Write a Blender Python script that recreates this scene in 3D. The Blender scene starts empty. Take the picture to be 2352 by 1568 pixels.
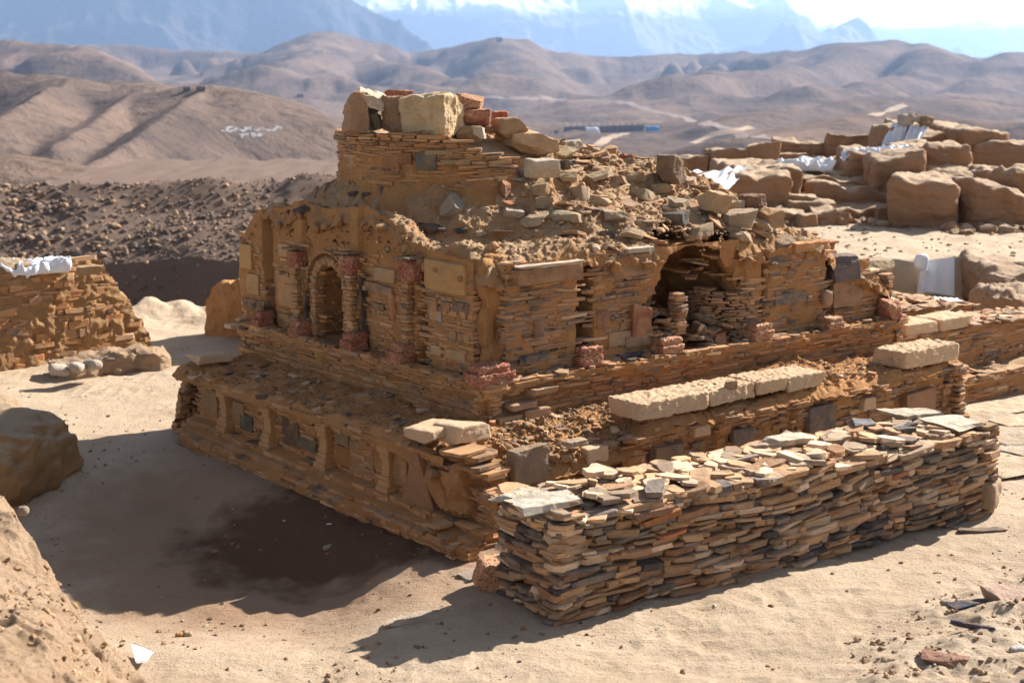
import bpy, math, numpy as np
from mathutils import Vector
S = bpy.context.scene
D2R = math.pi/180
# ------------------------------------------------------------------ camera, sky, sun
F = 3267.; PIT = math.atan((784-150)/F); cP, sP = math.cos(PIT), math.sin(PIT)
cam = bpy.data.cameras.new('camera'); camo = bpy.data.objects.new('camera', cam)
S.collection.objects.link(camo); S.camera = camo
cam.sensor_width = 36; cam.lens = 36*F/2352; cam.clip_start = .1; cam.clip_end = 120000
camo.location = (0, 0, 4); camo.rotation_euler = (math.pi/2-PIT, 0, 0)
cam.dof.use_dof = True; cam.dof.focus_distance = 12.6; cam.dof.aperture_fstop = 2.4
SUN_EL = 33.5*D2R; SUN_AZ = math.atan2(.765, .643)
sv = Vector((math.sin(SUN_AZ)*math.cos(SUN_EL), math.cos(SUN_AZ)*math.cos(SUN_EL), math.sin(SUN_EL)))
W = bpy.data.worlds.new('World'); S.world = W; W.use_nodes = True
nt = W.node_tree; bg = nt.nodes['Background']
sky = nt.nodes.new('ShaderNodeTexSky'); sky.sky_type = 'NISHITA'; sky.sun_disc = False
sky.sun_elevation = SUN_EL; sky.sun_rotation = SUN_AZ; sky.altitude = 2300; sky.dust_density = 2.0; sky.air_density = 1.0; sky.ozone_density = 1.0
hsv = nt.nodes.new('ShaderNodeHueSaturation'); hsv.inputs['Saturation'].default_value = .5
nt.links.new(sky.outputs[0], hsv.inputs['Color']); nt.links.new(hsv.outputs[0], bg.inputs[0]); bg.inputs[1].default_value = .052
sl = bpy.data.lights.new('sun', 'SUN'); sl.energy = 5.0; sl.angle = .5*D2R; sl.color = (1, .935, .84)
so = bpy.data.objects.new('sun', sl); S.collection.objects.link(so); so.rotation_euler = sv.to_track_quat('Z', 'Y').to_euler(); so.location = (20, 20, 30)
S.view_settings.view_transform = 'Standard'; S.view_settings.look = 'None'; S.view_settings.gamma = 1
S.view_settings.exposure = 1.55
try:
    S.cycles.volume_bounces = 1; S.cycles.max_bounces = 6; S.cycles.diffuse_bounces = 3
except Exception: pass

# ------------------------------------------------------------------ maths helpers
C0 = np.array([-.24, 12.77])
AA = np.array([math.cos(131*D2R), math.sin(131*D2R)]); BB = np.array([math.cos(37*D2R), math.sin(37*D2R)])
NA = np.array([-AA[1], AA[0]]); NA = np.array([-.755, -.656])   # outward normal of the left (shaded) faces
NB = np.array([.602, -.799])                                      # outward normal of the right faces
MI = np.linalg.inv(np.array([BB, AA]).T)
def ray(px, py):
    r = (px-1176)/F; d = (py-784)/F
    return np.array([r, cP-d*sP, -sP-d*cP])
def Pz(px, py, z):
    v = ray(px, py); return v*((z-4)/v[2]) + [0, 0, 4]
def PY(px, py, Y):
    v = ray(px, py); return v*(Y/v[1]) + [0, 0, 4]
def uv(q): return MI@(np.asarray(q)[:2]-C0)
def W2(u, v): return C0 + u*BB + v*AA
def W3(u, v, z): q = W2(u, v); return np.array([q[0], q[1], z])
def hsh(i, j, k, s):
    n = (i.astype(np.int64)*374761393 + j.astype(np.int64)*668265263 + k.astype(np.int64)*2147483647 + s*1274126177) & 0xffffffff
    n = ((n ^ (n >> 13))*1274126177) & 0xffffffff
    n = ((n ^ (n >> 16))*2246822519) & 0xffffffff
    return ((n ^ (n >> 13)) & 0xffffff)/float(0xffffff)*2-1
def vn(x, y, z, s=0):
    x, y, z = np.broadcast_arrays(np.asarray(x, float), y, z)
    i, j, k = np.floor(x), np.floor(y), np.floor(z); fx, fy, fz = x-i, y-j, z-k
    fx, fy, fz = [t*t*t*(t*(t*6-15)+10) for t in (fx, fy, fz)]
    r = 0
    for a in (0, 1):
        wa = fx if a else 1-fx
        for b in (0, 1):
            wb = fy if b else 1-fy
            for c in (0, 1):
                wc = fz if c else 1-fz
                r = r + wa*wb*wc*hsh(i+a, j+b, k+c, s)
    return r
def fbm(x, y, z=0., o=4, s=0, g=.5, ridge=False):
    r = 0; a = 1; f = 1
    for k in range(o):
        n = vn(x*f+k*17.3, y*f-k*9.1, z*f+k*3.7, s+k)
        if ridge: n = 1-2*np.abs(n)
        r = r + a*n; a *= g; f *= 2.03
    return r
def sst(a, b, x):
    t = np.clip((x-a)/(b-a), 0, 1); return t*t*(3-2*t)

# ------------------------------------------------------------------ object helpers
def wloc(o):
    l = np.zeros(3)
    while o is not None: l = l + np.array(o.location); o = o.parent
    return l
def props(o, label=None, cat=None, group=None, kind=None):
    for k, v in (('label', label), ('category', cat), ('group', group), ('kind', kind)):
        if v: o[k] = v
    return o
def thing(name, label, cat, loc, group=None):
    o = bpy.data.objects.new(name, None); S.collection.objects.link(o); o.location = [float(c) for c in loc]
    o.empty_display_size = .2
    return props(o, label, cat, group)
def mesh(name, V, Fs, mat, parent=None, col=None, smooth=False):
    V = np.asarray(V, float)
    if parent is not None: org = wloc(parent); loc = (0, 0, 0)
    else:
        org = np.array([V[:, 0].mean(), V[:, 1].mean(), V[:, 2].min()]); loc = org
    me = bpy.data.meshes.new(name)
    me.vertices.add(len(V)); me.vertices.foreach_set('co', (V-org).astype(np.float32).ravel())
    Fs = [np.asarray(f, np.int32) for f in Fs if len(f)]
    tot = sum(f.size for f in Fs); n = sum(len(f) for f in Fs)
    me.loops.add(tot); me.polygons.add(n)
    me.loops.foreach_set('vertex_index', np.concatenate([f.ravel() for f in Fs]))
    ls = []; st = 0
    for f in Fs:
        ls.append(st+np.arange(len(f))*f.shape[1]); st += f.size
    me.polygons.foreach_set('loop_start', np.concatenate(ls).astype(np.int32))
    me.polygons.foreach_set('use_smooth', np.full(n, smooth))
    me.update(calc_edges=True)
    if col is not None:
        at = me.color_attributes.new('col', 'FLOAT_COLOR', 'POINT')
        c = np.ones((len(V), 4), np.float32); c[:, :col.shape[1]] = col
        at.data.foreach_set('color', c.ravel())
    me.materials.append(mat)
    o = bpy.data.objects.new(name, me); S.collection.objects.link(o); o.parent = parent; o.location = [float(c) for c in loc]
    return o
def struct(o): o['kind'] = 'structure'; return o
def gridF(nu, nv, keep=None, flip=False):
    i = np.arange(nu-1)[:, None]*nv + np.arange(nv-1)[None]
    q = np.stack([i, i+nv, i+nv+1, i+1], -1)
    if flip: q = q[..., ::-1]
    q = q.reshape(-1, 4)
    if keep is not None:
        q = q[keep[:-1, :-1].ravel() & keep[1:, :-1].ravel() & keep[1:, 1:].ravel() & keep[:-1, 1:].ravel()]
    return q

# ------------------------------------------------------------------ materials
def newmat(name):
    m = bpy.data.materials.new(name); m.use_nodes = True
    return m, m.node_tree, m.node_tree.nodes['Principled BSDF']
def N(t, kind, **kw):
    n = t.nodes.new(kind)
    for k, v in kw.items():
        if k in ('ins',):
            for a, b in v.items(): n.inputs[a].default_value = b
        else: setattr(n, k, v)
    return n
def pos(t, sx=1, sy=1, sz=1):
    g = N(t, 'ShaderNodeNewGeometry'); m = N(t, 'ShaderNodeMapping'); t.links.new(g.outputs['Position'], m.inputs[0])
    m.inputs['Scale'].default_value = (sx, sy, sz); return m.outputs[0]
def noise(t, sc, det=6, rough=.6, vec=None, dist=0.):
    n = N(t, 'ShaderNodeTexNoise'); n.inputs['Scale'].default_value = sc; n.inputs['Detail'].default_value = det
    n.inputs['Roughness'].default_value = rough; n.inputs['Distortion'].default_value = dist
    if vec is not None: t.links.new(vec, n.inputs['Vector'])
    return n.outputs['Fac']
def ramp(t, fac, stops):
    r = N(t, 'ShaderNodeValToRGB'); e = r.color_ramp.elements
    while len(e) < len(stops): e.new(.5)
    for k, (p, c) in enumerate(stops):
        e[k].position = p; e[k].color = (c, c, c, 1) if isinstance(c, (int, float)) else (*c, 1)
    t.links.new(fac, r.inputs[0]); return r.outputs[0]
def mix(t, fac, a, b, mode='MIX'):
    m = N(t, 'ShaderNodeMix', data_type='RGBA', blend_type=mode)
    for sock, v in ((m.inputs[0], fac), (m.inputs[6], a), (m.inputs[7], b)):
        if isinstance(v, (int, float)): sock.default_value = v
        elif isinstance(v, tuple): sock.default_value = (*v, 1)
        else: t.links.new(v, sock)
    return m.outputs[2]
def bump(t, hs, bs):
    """hs: list of (height socket, distance)"""
    prev = None
    for h, d in hs:
        b = N(t, 'ShaderNodeBump'); b.inputs['Distance'].default_value = d; b.inputs['Strength'].default_value = 1
        t.links.new(h, b.inputs['Height'])
        if prev: t.links.new(prev, b.inputs['Normal'])
        prev = b.outputs[0]
    t.links.new(prev, bs.inputs['Normal'])
def earth(name, c1, c2, c3=None, sc=1., bd=.012, speck=.0, rough=.95, stain_and_shade=None, dust=None):
    m, t, b = newmat(name); v = pos(t)
    n1 = noise(t, 1.3*sc, 8, .62, v); n2 = noise(t, 22*sc, 6, .7, v)
    c = mix(t, ramp(t, n1, [(.3, 0.), (.7, 1.)]), c1, c2)
    if c3: c = mix(t, ramp(t, n2, [(.45, 0.), (.75, 1.)]), c, c3)
    c = mix(t, .55, c, ramp(t, n2, [(.25, .45), (.75, .95)]), 'MULTIPLY') if not speck else mix(t, .35, c, ramp(t, n2, [(.25, .5), (.75, 1.)]), 'MULTIPLY')
    if speck:
        vo = N(t, 'ShaderNodeTexVoronoi'); vo.inputs['Scale'].default_value = 26*sc; t.links.new(v, vo.inputs['Vector'])
        k = ramp(t, vo.outputs['Distance'], [(.10, 1.), (.22, 0.)]); k2 = ramp(t, noise(t, 7*sc, 4, .6, v), [(.48, 0.), (.56, speck)])
        c = mix(t, mix(t, 1., k, k2, 'MULTIPLY'), c, (.14, .085, .05))
    if dust:
        g = N(t, 'ShaderNodeNewGeometry'); sx = N(t, 'ShaderNodeSeparateXYZ'); t.links.new(g.outputs['Normal'], sx.inputs[0])
        c = mix(t, ramp(t, sx.outputs[2], [(.5, 0.), (.92, .8)]), c, mix(t, .4, dust, ramp(t, n2, [(.25, .5), (.75, 1.)]), 'MULTIPLY'))
    if stain_and_shade: c = stain_and_shade(t, v, c)
    t.links.new(c, b.inputs['Base Color']); b.inputs['Roughness'].default_value = rough; b.inputs['Specular IOR Level'].default_value = .2
    bump(t, [(n2, bd), (noise(t, 90*sc, 4, .7, v), bd*.35)], b)
    return m
def stone(name, mud=(.40, .24, .12), amt=1., bd=.006, lam=True):
    m, t, b = newmat(name); v = pos(t); vl = pos(t, 2.2, 2.2, 60)
    a = N(t, 'ShaderNodeAttribute', attribute_name='col')
    n1 = noise(t, 7, 6, .65, v); nl = noise(t, 3, 5, .7, vl); nf = noise(t, 60, 4, .7, v)
    c = mix(t, .75 if lam else .35, a.outputs['Color'], ramp(t, nl, [(.30, .34), (.46, 1.0), (.75, 1.4)]), 'MULTIPLY')
    c = mix(t, .5, c, ramp(t, noise(t, 3.2, 7, .7, v), [(.3, .6), (.65, 1.35)]), 'MULTIPLY')
    c = mix(t, .35, c, ramp(t, nf, [(.3, .5), (.7, 1.2)]), 'MULTIPLY')
    if amt:
        c = mix(t, ramp(t, n1, [(.5-.14*amt, 0.), (.5+.16, .9*min(amt, 1))]), c, mix(t, n1, mud, tuple(x*.7 for x in mud)))
    t.links.new(c, b.inputs['Base Color']); b.inputs['Roughness'].default_value = .9; b.inputs['Specular IOR Level'].default_value = .25
    bump(t, [(nl if lam else n1, bd), (nf, bd*.5)], b)
    return m
def porous(name, c1, c2, sc=26):
    m, t, b = newmat(name); v = pos(t)
    vo = N(t, 'ShaderNodeTexVoronoi'); vo.inputs['Scale'].default_value = sc; t.links.new(v, vo.inputs['Vector'])
    nf = noise(t, 14, 6, .7, v)
    c = mix(t, ramp(t, nf, [(.3, 0.), (.7, 1.)]), c1, c2)
    c = mix(t, ramp(t, noise(t, 5, 5, .65, v), [(.42, 0.), (.68, .75)]), c, (.46, .27, .15))
    pit = ramp(t, vo.outputs['Distance'], [(.12, .25), (.42, 1.)])
    c = mix(t, .75, c, pit, 'MULTIPLY')
    t.links.new(c, b.inputs['Base Color']); b.inputs['Roughness'].default_value = .95
    bump(t, [(pit, .012), (nf, .006)], b)
    return m
def cloth(name, c):
    m, t, b = newmat(name); v = pos(t)
    t.links.new(mix(t, .25, c, ramp(t, noise(t, 3, 5, .6, v), [(.3, .55), (.7, 1.)]), 'MULTIPLY'), b.inputs['Base Color'])
    b.inputs['Roughness'].default_value = .75; bump(t, [(noise(t, 5, 4, .6, v), .02)], b); return m
def damp_and_shade(t, v, c):  # damp patch, plus stupa shade painted into the sand colour
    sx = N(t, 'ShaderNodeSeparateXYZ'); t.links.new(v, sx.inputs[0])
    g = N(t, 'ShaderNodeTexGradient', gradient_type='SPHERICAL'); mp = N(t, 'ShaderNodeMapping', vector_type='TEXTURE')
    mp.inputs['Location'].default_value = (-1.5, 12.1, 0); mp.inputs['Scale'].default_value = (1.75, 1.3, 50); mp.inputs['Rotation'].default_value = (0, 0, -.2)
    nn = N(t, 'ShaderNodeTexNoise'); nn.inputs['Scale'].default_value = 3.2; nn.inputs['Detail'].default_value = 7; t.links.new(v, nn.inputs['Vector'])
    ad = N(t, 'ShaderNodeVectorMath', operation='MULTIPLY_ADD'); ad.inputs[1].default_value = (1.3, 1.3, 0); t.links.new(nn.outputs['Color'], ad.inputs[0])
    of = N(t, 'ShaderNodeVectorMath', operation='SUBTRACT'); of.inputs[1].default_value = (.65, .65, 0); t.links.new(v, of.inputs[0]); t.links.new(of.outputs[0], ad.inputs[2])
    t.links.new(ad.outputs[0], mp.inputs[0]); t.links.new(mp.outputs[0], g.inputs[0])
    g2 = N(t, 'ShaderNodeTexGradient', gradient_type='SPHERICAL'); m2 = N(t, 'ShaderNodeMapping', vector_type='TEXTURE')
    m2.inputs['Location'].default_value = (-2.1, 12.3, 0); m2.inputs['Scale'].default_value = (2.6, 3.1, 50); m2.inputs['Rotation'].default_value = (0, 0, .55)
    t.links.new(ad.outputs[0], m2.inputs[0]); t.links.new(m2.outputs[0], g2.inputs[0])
    c = mix(t, ramp(t, g2.outputs['Fac'], [(.0, 0.), (.4, .75)]), c, (.27, .155, .09))  # broad zone: painted shade, browns the sand inside the stupa's cast shadow
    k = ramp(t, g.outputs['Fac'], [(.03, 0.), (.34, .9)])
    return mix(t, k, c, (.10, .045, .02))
MUD = (.43, .25, .115); MUDL = (.55, .40, .25)
M = dict(
    sand=earth('sand', (.60, .475, .345), (.48, .355, .24), (.44, .31, .20), bd=.030, speck=.9, stain_and_shade=damp_and_shade),
    mud=earth('mud', (.62, .305, .115), (.50, .235, .085), (.62, .34, .15), sc=2.2, bd=.03, speck=.6),
    rubble=earth('rubble', (.56, .32, .14), (.44, .24, .10), (.36, .23, .13), sc=2.2, bd=.035, speck=.9, dust=(.58, .44, .30)),
    mudpale=earth('mudpale', (.60, .31, .13), (.48, .24, .095), (.48, .27, .135), sc=2.2, bd=.03, speck=.85, dust=(.62, .43, .26)),
    bank=earth('bank', (.58, .42, .29), (.50, .33, .20), (.44, .28, .16), sc=2.2, bd=.035, speck=.95),
    ruin=earth('ruin', (.36, .21, .12), (.29, .16, .085), (.32, .19, .11), sc=.8, bd=.03, speck=.5, dust=(.50, .37, .25)),
    scree=earth('scree', (.17, .115, .085), (.21, .14, .10), (.13, .09, .075), sc=.6, bd=.05),
    clod=stone('clod', amt=0, bd=.01, lam=False),
    slate=stone('slate', mud=(.60, .31, .125), amt=1.0, bd=.009),
    slate2=stone('slate2', mud=(.56, .32, .16), amt=.7, bd=.009),
    dry=stone('dry', mud=(.52, .38, .26), amt=.4, bd=.010),
    rock=stone('rock', mud=(.50, .29, .13), amt=.5, bd=.04, lam=False),
    lime=earth('lime', (.60, .42, .26), (.54, .35, .205), (.64, .49, .34), sc=3, bd=.010, speck=.9),
    carved=earth('carved', (.56, .31, .14), (.48, .25, .11), (.6, .36, .18), sc=3, bd=.008),
    red=porous('red', (.36, .115, .06), (.25, .075, .042), 38),
    orange=porous('orange', (.42, .22, .12), (.33, .155, .08), 38),
    cloth=cloth('cloth', (.66, .66, .69)),
)

# ------------------------------------------------------------------ slabs: thousands of flat stones in one mesh
PAL = np.array([(.37, .235, .125), (.31, .205, .115), (.22, .165, .115), (.14, .12, .10), (.055, .052, .052), (.30, .125, .06), (.48, .37, .25), (.27, .155, .08)])
PAL = PAL*np.array([1.16, 1.02, .96])
def pick(n, w, rng, bright=.22):
    w = np.array(w, float); c = PAL[rng.choice(len(PAL), n, p=w/w.sum())]
    return c*(1+rng.uniform(-bright, bright, (n, 1)))
def rotm(yaw, tx, ty):
    """N rotation matrices: roll about local x (tx), pitch about local y (ty), then yaw about z"""
    cy, sy = np.cos(yaw), np.sin(yaw); cx, sx = np.cos(tx), np.sin(tx); cp, sp = np.cos(ty), np.sin(ty); o = np.zeros_like(cy+tx+ty); l = o+1
    Z = np.stack([np.stack([cy+o, -sy+o, o], -1), np.stack([sy+o, cy+o, o], -1), np.stack([o, o, l], -1)], -2)
    X = np.stack([np.stack([l, o, o], -1), np.stack([o, cx+o, -sx+o], -1), np.stack([o, sx+o, cx+o], -1)], -2)
    Y = np.stack([np.stack([cp+o, o, sp+o], -1), np.stack([o, l, o], -1), np.stack([-sp+o, o, cp+o], -1)], -2)
    return Z@X@Y
def slabs(c, size, R, rng, cut=.22, jit=.06, lean=.12):
    n = len(c); k = rng.uniform(.06, cut, (n, 8))
    bx = np.array([-1, 1, 1, 1, 1, -1, -1, -1])*.5; by = np.array([-1, -1, -1, 1, 1, 1, 1, -1])*.5
    bx = bx*np.ones((n, 1)); by = by*np.ones((n, 1))
    for j, (ax, s) in enumerate([(0, 1), (0, -1), (1, 1), (1, -1), (0, -1), (0, 1), (1, -1), (1, 1)]):
        if ax == 0: bx[:, j] += s*k[:, j]
        else: by[:, j] += s*k[:, j]
    # order: bottom edge 2 pts, right edge 2, top edge 2, left edge 2
    bx += rng.uniform(-jit, jit, bx.shape); by += rng.uniform(-jit, jit, by.shape)
    rings = []
    for z, sc in ((-.5, .955), (-.34, 1.), (.36, 1.), (.5, .955)):
        m = np.minimum(size[:, 2]/size[:, 0], .5)[:, None]; m2 = np.minimum(size[:, 2]/size[:, 1], .5)[:, None]
        a = 1-(1-sc)*m*4; b = 1-(1-sc)*m2*4
        rings.append(np.stack([bx*a+rng.uniform(-1, 1, bx.shape)*lean*m, by*b+rng.uniform(-1, 1, bx.shape)*lean*m2, z+rng.uniform(-.06, .06, bx.shape)], -1))
    L = np.stack(rings, 1).reshape(n, 32, 3)*size[:, None, :]
    V = np.einsum('nij,nkj->nki', R, L)+c[:, None, :]
    base = np.arange(n)[:, None, None]*32
    q = []
    for r in range(3):
        for j in range(8):
            j2 = (j+1) % 8; q.append([r*8+j, r*8+j2, r*8+8+j2, r*8+8+j])
    q = (np.array(q)[None]+base).reshape(-1, 4)
    caps = (np.array([[7, 6, 5, 4, 3, 2, 1, 0], [24, 25, 26, 27, 28, 29, 30, 31]])[None]+base).reshape(-1, 8)
    return V.reshape(-1, 3), q, caps
def slabmesh(name, c, size, R, col, mat, parent, rng, **kw):
    V, q, caps = slabs(np.asarray(c, float), np.asarray(size, float), R, rng, **kw)
    return mesh(name, V, [q, caps], mat, parent, col=np.repeat(col, 32, 0))
def courses(s0, s1, z0, z1, rng, L=(.07, .3), T=(.018, .042), wav=.015):
    out = []; z = z0
    while z < z1:
        t = rng.uniform(*T)
        if rng.random() < .12: t *= 1.6
        s = s0-rng.uniform(0, .1)
        while s < s1:
            l = rng.uniform(*L) if rng.random() > .2 else rng.uniform(L[0]*.7, L[0]*1.8)
            a, b = max(s, s0-.01), min(s+l, s1+.01)
            if b-a > .025: out.append((.5*(a+b), z+t/2, b-a, t))
            s += l
        z += t
    o = np.array(out); o[:, 1] += wav*vn(o[:, 0]*1.1, z0*7.7, 3.3, 5)
    return o
def wallframe(org, d, n):
    org = np.asarray(org, float); d = np.asarray(d, float); n = np.asarray(n, float)
    def P(s, z, dep):
        s, z, dep = np.broadcast_arrays(s, z, dep)
        return np.stack([org[0]+s*d[0]+dep*n[0], org[1]+s*d[1]+dep*n[1], z], -1)
    return P
def masonry(name, org, d, n, s0, s1, z0, z1, off, rng, mat, parent, pal=(6, 6, 5, 3, 1.2, 1.2, 1, 4), keep=None, keepb='same', depth=.14, L=(.07, .3), T=(.012, .044), miss=.05, rough=.012, mudback='mud', backoff=-.007, backamp=.02, bz1=None, gap=.94, tilt=.03):
    P = wallframe(org, d, n)
    c = courses(s0, s1, z0, z1, rng, L, T)
    s, z, l, t = c.T
    o = off(s, z)
    k = (rng.random(len(s)) > miss) & (z < z1+.01)
    k &= ~(np.isnan(o))
    if keep is not None: k &= keep(s, z)
    s, z, l, t, o = s[k], z[k], l[k], t[k], o[k]; m = len(s)
    dep = rng.uniform(.6, 1.1, m)*depth
    prot = rng.normal(0, rough, m)
    cen = P(s, z, o+prot-dep/2)
    yaw = math.atan2(d[1], d[0])+rng.normal(0, .03, m)
    R = rotm(yaw, rng.normal(0, .03, m), rng.normal(0, tilt, m))
    size = np.stack([l*gap, dep, t*.95], -1)
    ob = slabmesh(name, cen, size, R, pick(m, pal, rng), mat, parent, rng)
    if mudback:
        zt = bz1 if bz1 is not None else z1
        ztm = zt if not callable(zt) else 3.
        ns = int((s1-s0)/.02)+2; nz = int((ztm-z0)/.016)+2
        sg, zg = np.meshgrid(np.linspace(s0, s1, ns), np.linspace(z0, ztm, nz), indexing='ij')
        og = off(sg, zg); kk = ~np.isnan(og)
        if keepb == 'same': keepb = keep
        if keepb is not None: kk &= keepb(sg, zg)
        if callable(zt): kk &= zg < zt(sg)+.03
        X = P(sg, zg, np.nan_to_num(og)+backoff)
        nn = fbm(X[..., 0]*7, X[..., 1]*7, X[..., 2]*9, 4, 11)
        X = P(sg, zg, np.nan_to_num(og)+backoff+backamp*nn)
        # right-handed winding so that faces look outwards
        cr = np.cross([d[0], d[1], 0], [0, 0, 1]); fl = np.dot(cr[:2], n) < 0
        mesh('mud_mortar', X.reshape(-1, 3), [gridF(ns, nz, kk, flip=fl)], M[mudback], parent, smooth=True)
    return ob

# ------------------------------------------------------------------ blocks and boulders
def cube_pts(n):
    g = np.linspace(-1, 1, n+1); a, b = np.meshgrid(g, g, indexing='ij'); V = []; Fq = []; st = 0
    for ax in range(3):
        for s in (-1, 1):
            p = np.zeros((n+1, n+1, 3)); p[..., ax] = s; p[..., (ax+1) % 3] = a; p[..., (ax+2) % 3] = b
            V.append(p.reshape(-1, 3)); Fq.append(gridF(n+1, n+1, flip=(s < 0))+st); st += (n+1)**2
    V = np.concatenate(V); Fq = np.concatenate(Fq)
    key = np.round((V+1)*n*4).astype(np.int64); key = key[:, 0]*1000000+key[:, 1]*1000+key[:, 2]
    _, idx, inv = np.unique(key, return_index=True, return_inverse=True)
    return V[idx], inv.ravel()[Fq]
CUBES = {}
def blockpts(size, n=8, r=.25, warp=.12, cuts=0, amp=.03, freq=3., seed=0, ridge=False, box=None):
    if n not in CUBES: CUBES[n] = cube_pts(n)
    V, Fq = CUBES[n]; V = V.copy(); rng = np.random.default_rng(seed); size = np.asarray(size, float)
    h = size/2; rad = r*h.min(); P = V*h; core = np.clip(P, -(h-rad), h-rad); dlt = P-core
    ln = np.linalg.norm(dlt, axis=1, keepdims=True); P = core+dlt/np.maximum(ln, 1e-9)*rad
    if warp:
        cw = rng.uniform(-warp, warp, (2, 2, 2, 3)); t = (P/h+1)/2; w = 0
        for i in (0, 1):
            for j in (0, 1):
                for k in (0, 1):
                    ww = (t[:, 0] if i else 1-t[:, 0])*(t[:, 1] if j else 1-t[:, 1])*(t[:, 2] if k else 1-t[:, 2])
                    w = w+ww[:, None]*cw[i, j, k]
        P = P+w*size
    Q = P/h
    for _ in range(cuts):
        nn = rng.normal(size=3); nn[2] *= .8; nn /= np.linalg.norm(nn); dd = rng.uniform(.72, 1.02)
        e = Q@nn-dd; Q = Q-np.maximum(e, 0)[:, None]*nn
    P = Q*h
    if amp:
        dr = P/(h**2); dr /= np.linalg.norm(dr, axis=1, keepdims=True)+1e-9; q = P*freq/size.mean()+seed*3.3
        P = P+dr*(amp*size.mean()*fbm(q[:, 0], q[:, 1], q[:, 2], 4, seed % 97, ridge=ridge))[:, None]
    return P, Fq
def eul(rx, ry, rz):
    return rotm(np.array([rz]), np.array([rx]), np.array([ry]))[0]
def block(name, c, size, rot=(0, 0, 0), mat='rock', parent=None, col=(.3, .2, .12), smooth=False, **kw):
    P, Fq = blockpts(size, **kw); V = P@eul(*rot).T+np.asarray(c)
    cc = np.tile(np.array(col), (len(V), 1))
    return mesh(name, V, [Fq], M[mat] if isinstance(mat, str) else mat, parent, col=cc, smooth=smooth)
TPL = [blockpts((1, 1, 1), n=3, r=.6, warp=.25, cuts=7, amp=.05, freq=2, seed=100+k) for k in range(10)]
def scatter(name, c, size, rng, col, mat, parent=None, tilt=.4):
    c = np.asarray(c, float); m = len(c); V = []; Fq = []; st = 0; CC = []
    ks = rng.integers(0, len(TPL), m)
    R = rotm(rng.uniform(0, 6.3, m), rng.normal(0, tilt, m), rng.normal(0, tilt, m))
    for k in range(len(TPL)):
        s = np.where(ks == k)[0]
        if not len(s): continue
        P, Q = TPL[k]; X = np.einsum('nij,nkj->nki', R[s], P[None]*size[s][:, None])+c[s][:, None]
        V.append(X.reshape(-1, 3)); Fq.append((Q[None]+np.arange(len(s))[:, None, None]*len(P)).reshape(-1, 4)+st); st += len(s)*len(P)
        CC.append(np.repeat(col[s], len(P), 0))
    return mesh(name, np.concatenate(V), [np.concatenate(Fq)], mat, parent, col=np.concatenate(CC))
def rbf(pts, soft=.15):
    p = np.array(pts, float); x = p[:, :2]; z = p[:, 2]; d = np.sqrt(((x[:, None]-x[None])**2).sum(-1)+soft**2)
    n = len(p); A = np.zeros((n+3, n+3)); A[:n, :n] = d; A[:n, n] = 1; A[:n, n+1:] = x; A[n, :n] = 1; A[n+1:, :n] = x.T
    w = np.linalg.solve(A+np.eye(n+3)*1e-9, np.concatenate([z, [0, 0, 0]]))
    def f(a, b):
        a, b = np.broadcast_arrays(np.asarray(a, float), b); r = w[n]+w[n+1]*a+w[n+2]*b
        for k in range(n): r = r+w[k]*np.sqrt((a-x[k, 0])**2+(b-x[k, 1])**2+soft**2)
        return r
    return f

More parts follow.
